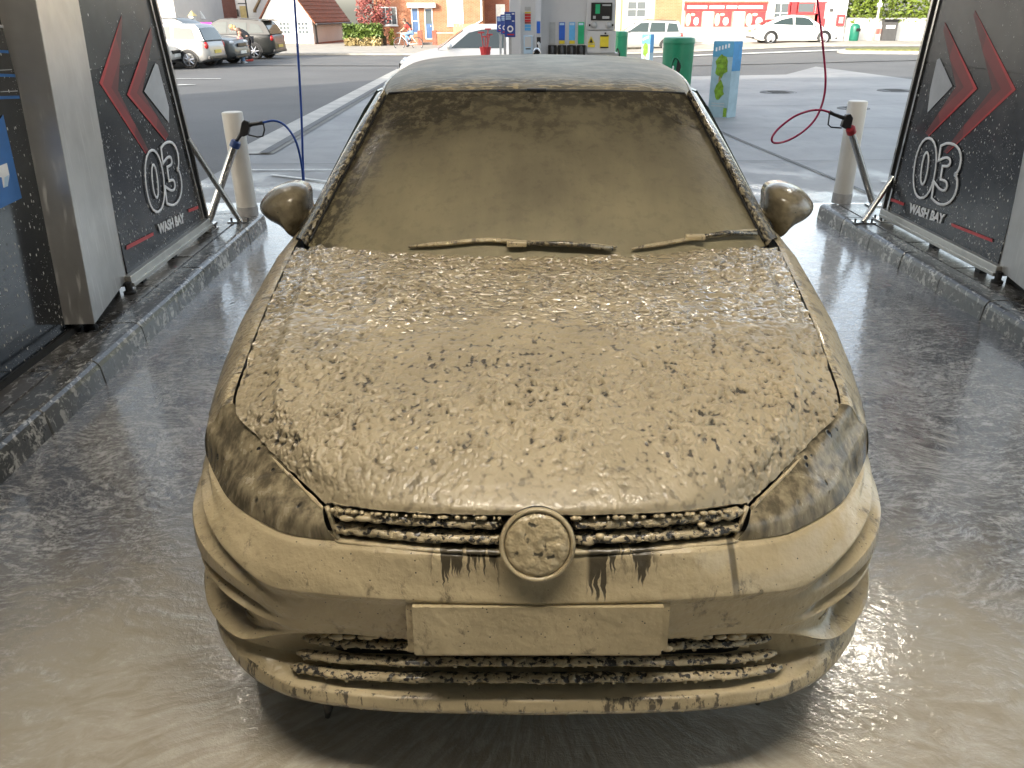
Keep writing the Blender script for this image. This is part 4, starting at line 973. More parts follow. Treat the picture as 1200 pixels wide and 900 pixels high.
# ------------------------------------------------------------------ windscreen, pillars, roof
WS = np.array([
 [(0, 2.235, .928), (.3, 2.255, .928), (.58, 2.345, .932), (.735, 2.465, .940)],
 [(0, 2.44, 1.070), (.28, 2.455, 1.070), (.53, 2.53, 1.070), (.672, 2.63, 1.072)],
 [(0, 2.68, 1.225), (.25, 2.692, 1.224), (.47, 2.745, 1.220), (.603, 2.812, 1.214)],
 [(0, 2.93, 1.366), (.2, 2.935, 1.366), (.40, 2.955, 1.363), (.534, 2.985, 1.356)]])
G = mirror_half(cr(cr(WS.transpose(1, 0, 2), 50).transpose(1, 0, 2), 70))
b = MB(); b.grid(G); bld(b, 'windscreen', 'f_glass')
WE = cr(WS[:, -1], 40)
PO = cr(np.array([(.792, 2.53, .950), (.724, 2.69, 1.080), (.653, 2.86, 1.222), (.582, 3.02, 1.350)]), 40)
for sgn in (-1, 1):
    G = []
    for i in range(40):
        a, c = WE[i], PO[i]; G.append([a + np.array([.004, .003, -.004]), a + np.array([.010, -.006, .010]), a * .5 + c * .5 + np.array([0, -.010, .012]), c, c + np.array([.006, .03, -.02])])
    G = cr(np.array(G).transpose(1, 0, 2), 14).transpose(1, 0, 2); G[..., 0] *= sgn
    b = MB(); b.grid(G); bld(b, 'windscreen_pillar', 'f_pillar')
    b = MB(); b.tube([(sgn * (q[0] + .001), q[1] - .004, q[2] + .004) for q in WE[1:-1]], .0042, 6); bld(b, 'windscreen_seal', 'grille_black')
prof = [(2.945, 1.372), (2.99, 1.386), (3.10, 1.404), (3.3, 1.422), (3.6, 1.434), (4.0, 1.437), (4.4, 1.420), (4.75, 1.384), (5.02, 1.345)]
RF = []
for i, (y, z) in enumerate(prof):
    hw = float(np.interp(y, [2.94, 3.1, 3.5, 4.2, 4.7, 5.02], [.545, .562, .585, .585, .565, .54])); bow = .045 if i == 0 else .030 if i < 3 else .0
    RF.append([(0, y, z), (hw * .4, y + bow * .15, z - .003), (hw * .75, y + bow * .55, z - .011), (hw * .93, y + bow * .9, z - .024), (hw, y + bow, z - .040), (hw + .022, y + bow, z - .068)])
G = mirror_half(cr(cr(np.array(RF).transpose(1, 0, 2), 36).transpose(1, 0, 2), 90))
b = MB(); b.grid(G); roof = bld(b, 'roof', 'f_roof')
GR = G
for sgn in (-1, 1):
    b = MB(); b.tube([(sgn * q[0] * 1.004, q[1], q[2] + .003) for q in (GR[:, -4] if True else GR[:, 3])[::4] * np.array([1, 1, 1])], .006, 6); bld(b, 'roof_trim', 'f_lip', roof)
b = MB(); b.tube([(x, 2.937 + .045 * (x / .54) ** 2, 1.3705 - .014 * (x / .54) ** 2) for x in np.linspace(-.53, .53, 30)], .005, 6); bld(b, 'roof_front_seal', 'grille_black', roof)
bm = MB(); bm.box(-.035, .035, 2.925, 2.945, 1.366, 1.378, .003); bld(bm, 'sensor_pod', 'grille_black', roof)
b = MB(); b.tube([(0, 4.72, 1.385), (0, 4.80, 1.42), (0, 4.86, 1.425)], [.03, .02, .006], 10); bld(b, 'aerial_fin', 'car_black', roof)

# cowl under the wipers
G = np.array([[(x, 2.285 + .16 * (x / .76) ** 2 + dy, z) for x in np.linspace(-.76, .76, 40)] for dy, z in ((-.03, .935), (.05, .925), (.12, .96))])
b = MB(); b.grid(G); bld(b, 'cowl', 'grille_black')
def wpt(px, py, lift=.012):
    """point on the windscreen under this pixel, nudged off the glass"""
    best = None; d = ray(px, py); Q = cr(cr(WS.transpose(1, 0, 2), 60).transpose(1, 0, 2), 80); Q = np.concatenate([flipx(Q)[:, ::-1], Q], 1).reshape(-1, 3) - np.array([0, 0, H])
    k = (Q @ d) / (d @ d); e = np.linalg.norm(Q - k[:, None] * d, axis=1); i = int(np.argmin(e)); q = Q[i] + np.array([0, 0, H])
    return q + np.array([0, -.6, .8]) * lift
def wiper(pts, pivot, joint):
    w = empty('wiper', (0, 0, 0)); w.parent = car
    P = [wpt(*q, .014) for q in pts]; Pd = cr(np.array(P), 40)
    bl = MB(); n = len(Pd); up = np.array([0, .55, .83]); fw = np.array([0, -.83, .55])
    G = []
    for i, q in enumerate(Pd):
        k = .48 * min(1, .35 + min(i, n - 1 - i) * .12); G.append([q - fw * .006 - up * .010 * k, q + fw * .012 * k - up * .010 * k, q + fw * .016 * k + up * .002 * k, q + fw * .010 * k + up * .015 * k, q - fw * .006 + up * .013 * k])
    bl.grid(np.array(G), close_v=True); bl.f.append(tuple(range(5))); bl.f.append(tuple((n - 1) * 5 + j for j in reversed(range(5))))
    bld(bl, 'blade', 'f_fender', w)
    J = wpt(*joint, .022); A = np.array(pivot)
    a = MB(); a.tube([tuple(A), tuple(A * .5 + J * .5 + np.array([0, -.01, .012])), tuple(J)], [.008, .007, .006], 8); bld(a, 'arm', 'f_pillar', w)
    a = MB(); a.box(J[0] - .03, J[0] + .03, J[1] - .012, J[1] + .012, J[2] - .008, J[2] + .009, .004); bld(a, 'clip', 'f_lip', w)
wiper([(479, 293), (520, 289), (570, 286.5), (620, 288), (680, 291), (722, 293.5)], tuple(wpt(716, 296, .02)), (604, 290))
wiper([(738, 294.5), (770, 290), (808, 284), (850, 278.5), (886, 272)], tuple(wpt(884, 279, .02)), (812, 283))

# ------------------------------------------------------------------ mirrors
def door_mirror(sgn):
    m = empty('door_mirror', (0, 0, 0)); m.parent = car
    ol = [(895, 238), (896, 224), (902, 216.5), (916, 214.5), (934, 220), (947, 231), (951.5, 240), (948.5, 248), (938, 256), (924, 262), (915, 268.5), (907, 275), (901, 262), (896, 252)]
    ol = [(q[0], q[2]) for q in (U(px_, py_, y=2.79) for px_, py_ in [(902 + (a_ - 902) * 1.07 + 3, 245 + (b_ - 245) * 1.05 + 3) for a_, b_ in ol])]
    ol = np.array(ol); O = cr(np.vstack([ol, ol[:1]]), 73)[:-1]; c = np.array([O[:, 0].mean(), O[:, 1].mean() + .012]); G = []
    for r_ in np.linspace(0.02, 1, 16):
        q = c + (O - c) * r_; y = 2.79 - .115 * (1 - r_ ** 2.6) ** .6 + .05 * (q[:, 0] - .80) / .16
        G.append(np.stack([sgn * q[:, 0], y, q[:, 1]], 1))
    q = c + (O - c) * 1.0; G.append(np.stack([sgn * q[:, 0], np.full(72, 2.865), q[:, 1]], 1)); G.append(np.stack([sgn * (c[0] + (O[:, 0] - c[0]) * .9), np.full(72, 2.872), c[1] + (O[:, 1] - c[1]) * .9], 1))
    b = MB(); b.grid(np.array(G), close_v=True); bld(b, 'housing', 'f_mirror', m)
    b = MB(); q = c + (O - c) * .9; b.add([(sgn * k[0], 2.870, k[1]) for k in q], [tuple(range(72))]); bld(b, 'mirror_glass', 'win', m, smooth=False)
    b = MB(); b.grid(cr(np.array([[(sgn * (.765 + .045 * t_) , 2.70 + .12 * t_ + dy, .885 + .05 * t_ + dz) for dy, dz in ((-.04, -.018), (.0, -.026), (.05, -.018), (.05, .02), (0, .03), (-.04, .02))] for t_ in (0, .4, .8, 1.25, 1.6)]), 16), close_v=True); bld(b, 'stalk', 'f_fender', m)
t = NT('foam_mirror'); p = t.pos(); n_ = t.noise(p, 40, 4, .6); tp = t.ramp(t.sep(p)[2], 1.05, 1.09)
c_ = t.mix(t.ramp(t.math('ADD', n_, t.math('MULTIPLY', tp, -.08)), .42, .60), (.20, .167, .106), (.155, .129, .083))
t.P(Base_Color=c_, Roughness=.22, Coat_Weight=.4, Coat_Roughness=.08, Normal=t.bump(n_, .45, .008)); M['f_mirror'] = t.m
door_mirror(-1); door_mirror(1)

# ------------------------------------------------------------------ sides, doors, tail (mostly hidden behind the nose)
def sidex(y, z):
    w = float(np.interp(y, [2.6, 3.2, 4.2, 4.8, 5.2, 5.42], [.893, .898, .898, .885, .83, .76]))
    return w - (.0 if z > .62 else .03 * ((.62 - z) / .4)) - (max(0, z - .75) / .2) ** 2 * .080
def belt(y): return float(np.interp(y, [2.55, 3.2, 4.2, 4.9, 5.3], [.945, .965, .985, 1.0, .99]))
RWY = 4.71
for sgn in (-1, 1):
    def side_part(name, y0, y1, m='f_side', arch=None):
        G = []
        for y in np.linspace(y0, y1, 30):
            zb = .235
            if arch and abs(y - arch) < AR: zb = WZ + math.sqrt(AR * AR - (y - arch) ** 2)
            zz = [zb] + list(np.linspace(max(zb + .02, .30), belt(y), 12)); G.append([(sgn * sidex(y, z), y, z) for z in zz])
        b = MB(); b.grid(np.array(G)); return bld(b, name, m)
    fd = side_part('front_door', 2.672, 3.73); rd = side_part('rear_door', 3.738, 4.52, arch=RWY); side_part('rear_quarter', 4.528, 5.2, arch=RWY)
    for par, yy in ((fd, 3.56), (rd, 4.38)):
        b = MB(); b.tube([(sgn * .885, yy - .1, .84), (sgn * .915, yy - .08, .845), (sgn * .915, yy + .06, .85), (sgn * .885, yy + .08, .85)], .012, 8); bld(b, 'handle', 'f_side', par)
    def gx(y, z): 
        r_ = .588 - (0 if y < 4.6 else (y - 4.6) * .12); bz = belt(y); k = (z - bz) / (1.36 - bz); return (sidex(y, bz) - .012) * (1 - k) + r_ * k
    def pane(name, poly, m, par=None):
        b = MB(); b.add([(sgn * gx(y, z), y, z) for y, z in poly], [tuple(range(len(poly)))]); o = bld(b, name, m, par, smooth=False); sd = o.modifiers.new('t', 'SOLIDIFY'); sd.thickness = .006; return o
    pane('side_window', [(2.70, .962), (3.66, .985), (3.66, 1.345), (3.10, 1.355), (2.98, 1.30)], 'win', fd)
    pane('side_window', [(3.78, .988), (4.42, 1.0), (4.44, 1.325), (3.78, 1.345)], 'win', rd)
    for poly in ([(3.665, .975), (3.775, .978), (3.775, 1.372), (3.665, 1.378)], [(4.43, .99), (5.1, 1.0), (4.98, 1.27), (4.75, 1.36), (4.43, 1.37)]): pane('pillar', poly, 'f_side')
    # wheels
    for wy, nm in ((WY, 'wheel'), (RWY, 'wheel')):
        w = empty(nm, (sgn * .765, wy - CO[1], WZ)); w.parent = car
        b = MB(); b.lathe([(.215, -.09), (.27, -.112), (.31, -.10), (.322, -.06), (.322, .06), (.31, .10), (.27, .112), (.215, .09)], 48, axis='x'); b.build('tyre', M['rubber'], w, True)
        b = MB(); b.lathe([(.218, -.09), (.205, -.05), (.20, .09), (.218, .09)], 40, axis='x')
        for k in range(5):
            for dd in (-.13, .13):
                a = 2 * math.pi * k / 5 + dd; b.tube([(sgn * .07, .04 * math.cos(a), .04 * math.sin(a)), (sgn * .085, .21 * math.cos(a + dd * .6), .21 * math.sin(a + dd * .6))], [.018, .012], 6)
        b.lathe([(0, sgn * .09), (.05, sgn * .088), (.06, sgn * .06)], 20, axis='x'); b.build('rim', M['alloy'], w, True, ang=40)
        b = MB(); b.lathe([(.03, sgn * .02), (.16, sgn * .02), (.16, sgn * .0), (.03, 0)], 30, axis='x'); b.build('brake_disc', M['dark_metal'], w, True, ang=40)
    b = MB(); b.tube([(sgn * .85, 2.46, .24), (sgn * .862, 3.4, .235), (sgn * .855, 4.34, .24)], .025, 8); bld(b, 'sill', 'f_side')
# tail: hatch, rear window, bumper
G = []
for z, y, w in ((.26, 5.36, .74), (.40, 5.44, .80), (.60, 5.46, .82), (.78, 5.42, .81), (.95, 5.33, .76), (1.0, 5.30, .74)):
    G.append([(x * w, y - .16 * abs(x) ** 4, z) for x in np.linspace(-1, 1, 30)])
b = MB(); b.grid(np.array(G)); bld(b, 'tailgate', 'f_side')
G = [[(x * w, y - .06 * abs(x) ** 3, z) for x in np.linspace(-1, 1, 20)] for z, y, w in ((1.0, 5.29, .70), (1.18, 5.16, .62), (1.335, 5.02, .53))]
b = MB(); b.grid(np.array(G)); bld(b, 'rear_window', 'win')
for sgn in (-1, 1):
    b = MB(); G = [[(sgn * (x), 5.465 - .16 * (x / .82) ** 4 + .006, z) for x in np.linspace(.5, .80, 8)] for z in (.72, .80, .88)]; b.grid(np.array(G)); o = bld(b, 'tail_lamp', 'collar_red')
b = MB(); b.box(-.60, .60, 1.42, 5.2, .22, .30); b.box(-.66, .66, 1.75, 2.2, .60, .70); bld(b, 'underbody', 'grille_black', smooth=False)
b = MB(); b.box(-.5, .5, 2.6, 4.9, .5, .92); b.box(-.45, .45, 3.0, 3.3, .9, 1.2); bld(b, 'cabin', 'grille_black', smooth=False)
for q in ((-.585, 1.44, .20), (-.55, 1.40, .185), (-.505, 1.36, .17), (.60, 1.46, .20), (.565, 1.41, .185), (.53, 1.39, .18)):
    b = MB(); b.tube([(q[0], q[1] + .03, q[2] + .06), (q[0], q[1] + .01, q[2]), (q[0] + .008, q[1] - .005, q[2] - .05), (q[0] + .004, q[1] - .01, q[2] - .075)], [.008, .016, .012, .006], 8); bld(b, 'undertray_clip', 'grille_black')
# ================================================================== background
def brick_mat(name, c1, c2, mortar, scale=1.0):
    t = NT(name); v = t.obj(); q = t.n('ShaderNodeTexBrick'); x, y, z = t.sep(v)
    t.set(q.inputs['Vector'], t.comb(t.math('ADD', x, y), z, 0.0)); q.inputs['Scale'].default_value = scale
    q.inputs['Brick Width'].default_value = .225; q.inputs['Row Height'].default_value = .075; q.inputs['Mortar Size'].default_value = .006
    t.set(q.inputs['Color1'], c1); t.set(q.inputs['Color2'], c2); t.set(q.inputs['Mortar'], mortar); q.inputs['Bias'].default_value = 0.1
    c = t.mix(t.ramp(t.noise(v, 1.3, 5, .6), .3, .75, 0, .5), q.outputs['Color'], tuple(k * .6 for k in c1))
    t.P(Base_Color=c, Roughness=.85, Normal=t.bump(q.outputs['Fac'], -.4, .01)); return t.m
M['brick'] = brick_mat('orange_brick', (.34, .115, .05), (.40, .16, .075), (.36, .30, .24))
M['brick_dark'] = brick_mat('dark_brick', (.22, .06, .035), (.27, .085, .045), (.25, .2, .17))
M['brick_brown'] = brick_mat('brown_brick', (.26, .16, .075), (.31, .20, .10), (.30, .26, .2))
M['render_white'] = plain('white_render', (.66, .655, .63), .8, var=.05, scale=.8, bump=.2)
M['render_grey_shaded'] = plain('grey_and_shaded_render', (.50, .49, .47), .8, var=.06, scale=.8)  # pale grey walls; on the white cottage its grey puts shade into the colour
M['render_yellow'] = plain('yellow_render', (.60, .55, .32), .8, var=.05, scale=.8)
M['tile'] = brick_mat('clay_tile', (.30, .105, .055), (.20, .085, .05), (.12, .05, .03), .8)
M['tile_brown'] = plain('brown_roof', (.22, .15, .09), .85, var=.25, scale=7, bump=.5)
M['frame'] = plain('window_frame', (.74, .74, .73), .45)
M['pane'] = glass('window_pane', (.10, .12, .13), .05)
M['pane_pale'] = plain('curtained_pane', (.30, .33, .35), .12, var=.3, scale=3)
M['door_blue'] = plain('blue_door', (.05, .11, .24), .4)
M['tan_fence'] = plain('tan_boards', (.38, .27, .15), .8, var=.15, scale=4)
M['wood'] = plain('bark', (.10, .07, .045), .9, var=.3, scale=9, bump=.5)
def leaf_mat(name, a, b_):
    t = NT(name); n = t.noise(t.pos(), 2.6, 3, .6); n2 = t.noise(t.pos(), 19, 2, .6)
    c = t.mix(t.ramp(t.math('ADD', t.math('MULTIPLY', n, .5), t.math('MULTIPLY', n2, .5)), .32, .68), a, b_)
    t.P(Base_Color=c, Roughness=.55, Subsurface_Weight=0.0); return t.m
M['leaf'] = leaf_mat('leaf_green', (.05, .09, .018), (.13, .19, .03)); M['leaf_lime'] = leaf_mat('leaf_lime', (.07, .11, .015), (.18, .24, .03))
M['leaf_red'] = leaf_mat('leaf_red', (.22, .05, .05), (.36, .13, .11)); M['leaf_straw'] = leaf_mat('leaf_straw', (.30, .22, .09), (.44, .36, .18))
M['leaf_yellow'] = leaf_mat('leaf_yellow', (.22, .24, .03), (.36, .36, .06))
def foliage(mb, pts, size, rg):
    for p in pts:
        a, bb, cc = rg.uniform(0, 6.28), rg.uniform(-.9, .9), rg.uniform(.6, 1.3) * size
        d = np.array([math.cos(a) * math.cos(bb), math.sin(a) * math.cos(bb), math.sin(bb)]); e = np.cross(d, [rg.uniform(-1, 1), rg.uniform(-1, 1), rg.uniform(-1, 1)]); e = e / (np.linalg.norm(e) + 1e-6)
        p = np.array(p); mb.add([p - d * cc, p + e * cc * .45, p + d * cc, p - e * cc * .45], [(0, 1, 2, 3)])
def box_pts(n, x0, x1, y0, y1, z0, z1, rg, shell=.25):
    P = []
    while len(P) < n:
        q = np.array([rg.random(), rg.random(), rg.random()]); m_ = min(min(q), min(1 - q))
        if m_ < shell * .5 or rg.random() < .15: P.append((x0 + q[0] * (x1 - x0) + rg.gauss(0, .03), y0 + q[1] * (y1 - y0) + rg.gauss(0, .03), z0 + q[2] * (z1 - z0) + rg.gauss(0, .05)))
    return P
def ell_pts(n, c, r, rg):
    P = []
    while len(P) < n:
        q = np.array([rg.uniform(-1, 1), rg.uniform(-1, 1), rg.uniform(-1, 1)]); d = np.linalg.norm(q)
        if .35 < d < 1 and noise.noise((q[0] * 2.2 + c[0], q[1] * 2.2, q[2] * 2.2)) > -.12: P.append(tuple(np.array(c) + q * np.array(r)))
    return P
RG = random.Random(11)

# ------------------------------------------------------------------ small facade helpers (front plane faces the forecourt)
def part_box(par, o, name, m, x0, x1, y0, y1, z0, z1, bev=0):
    b = MB(); b.box(x0 - o[0], x1 - o[0], y0 - o[1], y1 - o[1], z0 - o[2], z1 - o[2], bev); return b.build(name, M[m], par)
def window(par, o, p0, p1, Y, nx=2, ny=2, fm='frame', pm='pane', name='window', sill=True, fw=.06):
    a = U(p0[0], p0[1], y=Y); c = U(p1[0], p1[1], y=Y); x0, x1, z1, z0 = a[0], c[0], a[2], c[2]
    b = MB(); X = lambda x: x - o[0]; Yf = Y - o[1]; Z = lambda z: z - o[2]
    for q in (0, 1): b.box(X(x0) if q == 0 else X(x1) - fw, X(x0) + fw if q == 0 else X(x1), Yf - .05, Yf + .02, Z(z0), Z(z1))
    b.box(X(x0) + fw, X(x1) - fw, Yf - .049, Yf + .019, Z(z0), Z(z0) + fw); b.box(X(x0) + fw, X(x1) - fw, Yf - .049, Yf + .019, Z(z1) - fw, Z(z1))
    for i in range(1, nx): xx = X(x0) + (x1 - x0) * i / nx; b.box(xx - fw * .35, xx + fw * .35, Yf - .045, Yf + .0, Z(z0) + fw, Z(z1) - fw)
    for i in range(1, ny): zz = Z(z0) + (z1 - z0) * i / ny; b.box(X(x0) + fw, X(x1) - fw, Yf - .043, Yf + .0, zz - fw * .35, zz + fw * .35)
    w = b.build(name, M[fm], par)
    b = MB(); b.box(X(x0) + fw * .5, X(x1) - fw * .5, Yf - .02, Yf - .008, Z(z0) + fw * .5, Z(z1) - fw * .5); b.build('pane', M[pm], w)
    if sill: b = MB(); b.box(X(x0) - .05, X(x1) + .05, Yf - .11, Yf - .01, Z(z0) - .07, Z(z0)); b.build('sill', M[fm], w)
    return w
def house(name, pxl, pxr, Y, m, h, depth, label, cat='house', base_py=None, group=None):
    x0, x1 = U(pxl, 30, y=Y)[0], U(pxr, 30, y=Y)[0]; z0 = gz((x0 + x1) / 2, Y) - .1
    o = ((x0 + x1) / 2, Y, z0); e = empty(name, o, 0, label, cat, group)
    part_box(e, o, 'wall', m, x0, x1, Y, Y + depth, z0, z0 + h)
    return e, o, x0, x1, z0
def gable_roof(par, o, x0, x1, y0, y1, zb, rise, m, over=.25):
    b = MB(); b.prism([(y0 - over - o[1], zb - o[2]), ((y0 + y1) / 2 - o[1], zb + rise - o[2]), (y1 + over - o[1], zb - o[2]), (y1 + over - o[1], zb + .15 - o[2]), ((y0 + y1) / 2 - o[1], zb + rise + .18 - o[2]), (y0 - over - o[1], zb + .15 - o[2])], x0 - over - o[0], x1 + over - o[0], 'yz')
    return b.build('roof', M[m], par)

# --- orange brick house with blue doors
Y = 57.0
e, o, x0, x1, z0 = house('brick_house', 440, 566, Y, 'brick', 5.6, 8, 'orange brick house with white windows and two blue doors behind cyclist')
gable_roof(e, o, x0, x1, Y, Y + 8, z0 + 5.6, 2.6, 'tile_brown')
window(e, o, (445, 8), (466, 29.5), Y, 3, 1); window(e, o, (523, -14), (543.5, 30), Y, 2, 3, pm='pane_pale'); window(e, o, (445, -62), (466, -36), Y, 3, 1); window(e, o, (490, -62), (511, -36), Y, 3, 1)
window(e, o, (481.5, 9), (492, 40), Y, 1, 2, pm='door_blue', name='side_light', sill=False)
d = window(e, o, (497, 9.5), (508.5, 46), Y, 1, 1, pm='door_blue', name='door', sill=False)
a = U(503, 22, y=Y); part_box(d, o, 'door_window', 'pane', a[0] - .22, a[0] + .22, Y - .026, Y - .021, a[2] - .3, a[2] + .5); a = U(505, 30, y=Y); part_box(d, o, 'handle', 'alloy', a[0] - .03, a[0] + .03, Y - .07, Y - .02, a[2] - .08, a[2] + .02)
a, c = U(478, 3.5, y=Y), U(511, 9, y=Y); part_box(e, o, 'porch_lintel', 'frame', a[0], c[0], Y - .5, Y + .01, c[2], a[2])
a, c = U(563.5, -20, y=Y), U(565.5, 24, y=Y); b = MB(); b.tube([(a[0] - o[0], -.09, 4.0), (a[0] - o[0], -.09, c[2] - o[2]), (a[0] - .55 - o[0], -.09, c[2] - .3 - o[2])], .06, 8); b.build('downpipe', M['frame'], e)
a = U(503, 47, y=Y - .7); part_box(e, o, 'doorstep', 'pale_concrete', a[0] - .5, a[0] + .5, Y - .9, Y, z0, z0 + .35)
for px0, px1, py, nm in ((466, 492, 38, 1), (509, 535, 38, 1)):
    a, c = U(px0, py, y=Y - 1.6), U(px1, py, y=Y - 1.6); zz = gz(a[0], Y) - .05
    w = empty('garden_wall', ((a[0] + c[0]) / 2, Y - 1.6, zz), 0, 'low brick garden wall left of the blue front door' if px0 < 480 else 'low brick garden wall right of the blue front door', 'wall', 'low garden walls')
    oo = w.location; part_box(w, oo, 'wall', 'brick', a[0], c[0], Y - 1.72, Y - 1.5, zz, a[2] - .06); part_box(w, oo, 'coping', 'pale_concrete', a[0] - .04, c[0] + .04, Y - 1.76, Y - 1.46, a[2] - .06, a[2])
    q = c if px0 < 480 else a; part_box(w, oo, 'pier', 'brick_dark', q[0] - .14, q[0] + .14, Y - 1.77, Y - 1.45, zz, a[2] + .12)
e, o, x0, x1, z0 = house('brick_house', 566.5, 602, Y + 2.2, 'brick_dark', 5.4, 7, 'dark red brick house set back beside the white downpipe'); gable_roof(e, o, x0, x1, Y + 2.2, Y + 9, z0 + 5.4, 2.3, 'tile_brown')
window(e, o, (581, 5), (592, 28), Y + 2.2, 1, 2, pm='frame')
a, c = U(531, 28, y=Y - 2.2), U(596, 28, y=Y - 2.2); f = empty('board_fence', ((a[0] + c[0]) / 2, Y - 2.2, gz(a[0], Y)), 0, 'tan board fence beyond the white car at the pumps', 'fence'); zz = gz(a[0], Y) - .05
n = 18
for i in range(n):
    xx = a[0] + (c[0] - a[0]) * i / n; part_box(f, f.location, 'board', 'tan_fence', xx + .006, xx + (c[0] - a[0]) / n - .006, Y - 2.22 - .008 * (i % 2), Y - 2.19, zz, a[2] - .03 - .01 * ((i * 7) % 3))
part_box(f, f.location, 'cap_rail', 'tan_fence', a[0], c[0], Y - 2.26, Y - 2.16, a[2] - .04, a[2])

# --- white cottage with clay tile roof
Yc = 57.5; cx = U(367, 40, y=Yc)[0]; zc = gz(cx, Yc) - .08
e = empty('white_cottage', (cx, Yc, zc), R(-5), 'white rendered cottage with small paned windows and mossy clay tile roof', 'cottage')
W_, D_, eh, rh = 3.5, 7.5, U(367, 24, y=Yc)[2] - zc, 2.5
b = MB(); b.prism([(-W_, 0), (0, 0), (0, eh), (-W_ / 2, eh + rh), (-W_, eh)], .0, .25, 'xz'); gw = b.build('gable_wall', M['render_white'], e)
b = MB(); b.box(-.25, 0, .251, D_, 0, eh); b.build('side_wall', M['render_grey_shaded'], e)  # shade of the cottage side put into its colour by the greyer render
b = MB(); b.box(-.02, .05, .251, D_, 0, .28); b.box(-W_, .04, -.04, 0.0, 0, .22); b.build('plinth', M['brick_dark'], e)
b = MB(); b.box(-W_, -W_ + .25, .251, D_, 0, eh); b.box(-W_ + .25, -.25, D_ - .25, D_, 0, eh); b.build('rear_wall', M['render_grey_shaded'], e)
for s_ in (0, 1):
    th_ = .12; P = [(.25, eh - .25), (-W_ / 2, eh + rh + .02), (-W_ / 2, eh + rh + th_ + .02), (.25, eh - .25 + th_)]
    if s_: P = [(-W_ - x_, z_) for x_, z_ in P]
    b = MB(); b.prism(P, -.12, D_ + .1, 'xz'); rf = b.build('roof', M['tile'], e)
    if s_ == 0:     # tile courses
        nrow = 11
        for k in range(nrow):
            u0, u1 = k / nrow, (k + 1.15) / nrow
            q0 = np.array(P[3]) + (np.array(P[2]) - np.array(P[3])) * u0; q1 = np.array(P[3]) + (np.array(P[2]) - np.array(P[3])) * min(1, u1)
            bb = MB(); bb.add([(q0[0] + .02, -.14, q0[1] + .045), (q0[0] + .02, D_ + .12, q0[1] + .045), (q1[0], D_ + .12, q1[1] + .01), (q1[0], -.14, q1[1] + .01), (q0[0] + .0, -.14, q0[1] - .01), (q0[0], D_ + .12, q0[1] - .01)], [(0, 1, 2, 3), (4, 5, 1, 0)]); bb.build('tile_course', M['tile'], rf)
for xx in (-2.25, -.98):
    b = MB(); zz0, zz1 = U(345, 40, y=Yc)[2] - zc, U(345, 25.5, y=Yc)[2] - zc
    for fx in np.linspace(0, .72, 4): b.box(xx + fx - .03, xx + fx + .03, -.06, .0, zz0, zz1)
    for fz in np.linspace(zz0, zz1, 4): b.box(xx - .03, xx + .75, -.055, -.002, fz - .03, fz + .03)
    w = b.build('window', M['frame'], e); b = MB(); b.box(xx, xx + .72, -.02, -.003, zz0, zz1); b.build('pane', M['pane'], w)
b = MB(); b.tube([(.07, .5, eh - .2), (.07, .5, .1)], .05, 8); b.tube([(.32, -.1, eh - .22), (.32, D_, eh - .22)], .06, 8); b.build('downpipe', M['drain'], e)

# --- white inn behind the parked cars
Yi = 66.0
e, o, x0, x1, z0 = house('white_inn', 231, 322, Yi, 'render_white', 6.5, 9, 'white inn with dark name board behind the parked cars', 'inn'); gable_roof(e, o, x0, x1, Yi, Yi + 9, z0 + 6.5, 2.8, 'tile_brown')
a, c = U(249.5, 11, y=Yi), U(280, 19, y=Yi); nb = part_box(e, o, 'name_board', 'grille_brown' if False else 'tile_brown', a[0], c[0], Yi - .12, Yi - .01, c[2], a[2])
M['sign_brown'] = plain('sign_brown', (.075, .058, .045), .5); nb.data.materials[0] = M['sign_brown']; M['gold'] = plain('sign_gold', (.50, .40, .18), .5)
for k, (px_, w_) in enumerate(((254, 1.0), (257.5, 2.2), (264, 2.2), (267.5, 2.4), (271, 1.2), (273.5, 2.2))):
    a, c = U(px_, 12.8, y=Yi - .13), U(px_ + w_, 17.3, y=Yi - .13); b = MB()
    b.box(a[0] - o[0], a[0] + .08 - o[0], -.145, -.122, c[2] - o[2], a[2] - o[2]); b.box(c[0] - .08 - o[0], c[0] - o[0], -.145, -.122, c[2] - o[2], a[2] - o[2]); b.box(a[0] - o[0], c[0] - o[0], -.146, -.123, (c[2] + a[2]) / 2 - .04 - o[2], (c[2] + a[2]) / 2 + .04 - o[2]); b.build('board_mark', M['gold'], nb)
a, c = U(258, 8, y=Yi), U(274, 11, y=Yi); part_box(e, o, 'lamp_hood', 'sign_brown', a[0], c[0], Yi - .25, Yi - .05, c[2], a[2])
a, c = U(280.5, 7, y=Yi - .6), U(290, 22, y=Yi - .6); hs = part_box(e, o, 'hanging_sign', 'gold', a[0], c[0], Yi - .62, Yi - .55, c[2], a[2]); part_box(hs, o, 'sign_post', 'drain', c[0], c[0] + .08, Yi - .62, Yi - .54, z0, a[2] + 1.4); part_box(hs, o, 'sign_bracket', 'drain', a[0] - .1, c[0] + .1, Yi - .61, Yi - .56, a[2] + .12, a[2] + .2)
window(e, o, (258, -18), (276, 3), Yi, 4, 3); window(e, o, (303, -18), (316, 2), Yi, 3, 3); window(e, o, (262, 21), (279, 33), Yi, 5, 2); window(e, o, (292, 24), (300, 36), Yi, 2, 3)
for px_, py_ in ((246, 14), (241, 20), (247, 22)):
    q = U(px_, py_, y=Yi - .3); b = MB(); foliage(b, ell_pts(60, (0, 0, 0), (.35, .25, .3), RG), .1, RG); fb = b.build('hanging_basket', M['leaf'], e); fb.location = (q[0] - o[0], -.3, q[2] - o[2])
e, o, x0, x1, z0 = house('gabled_annexe', 303, 331, 63.0, 'render_white', 2.35, 5, 'small white gabled annexe with tan roof beside the cottage', 'annexe')
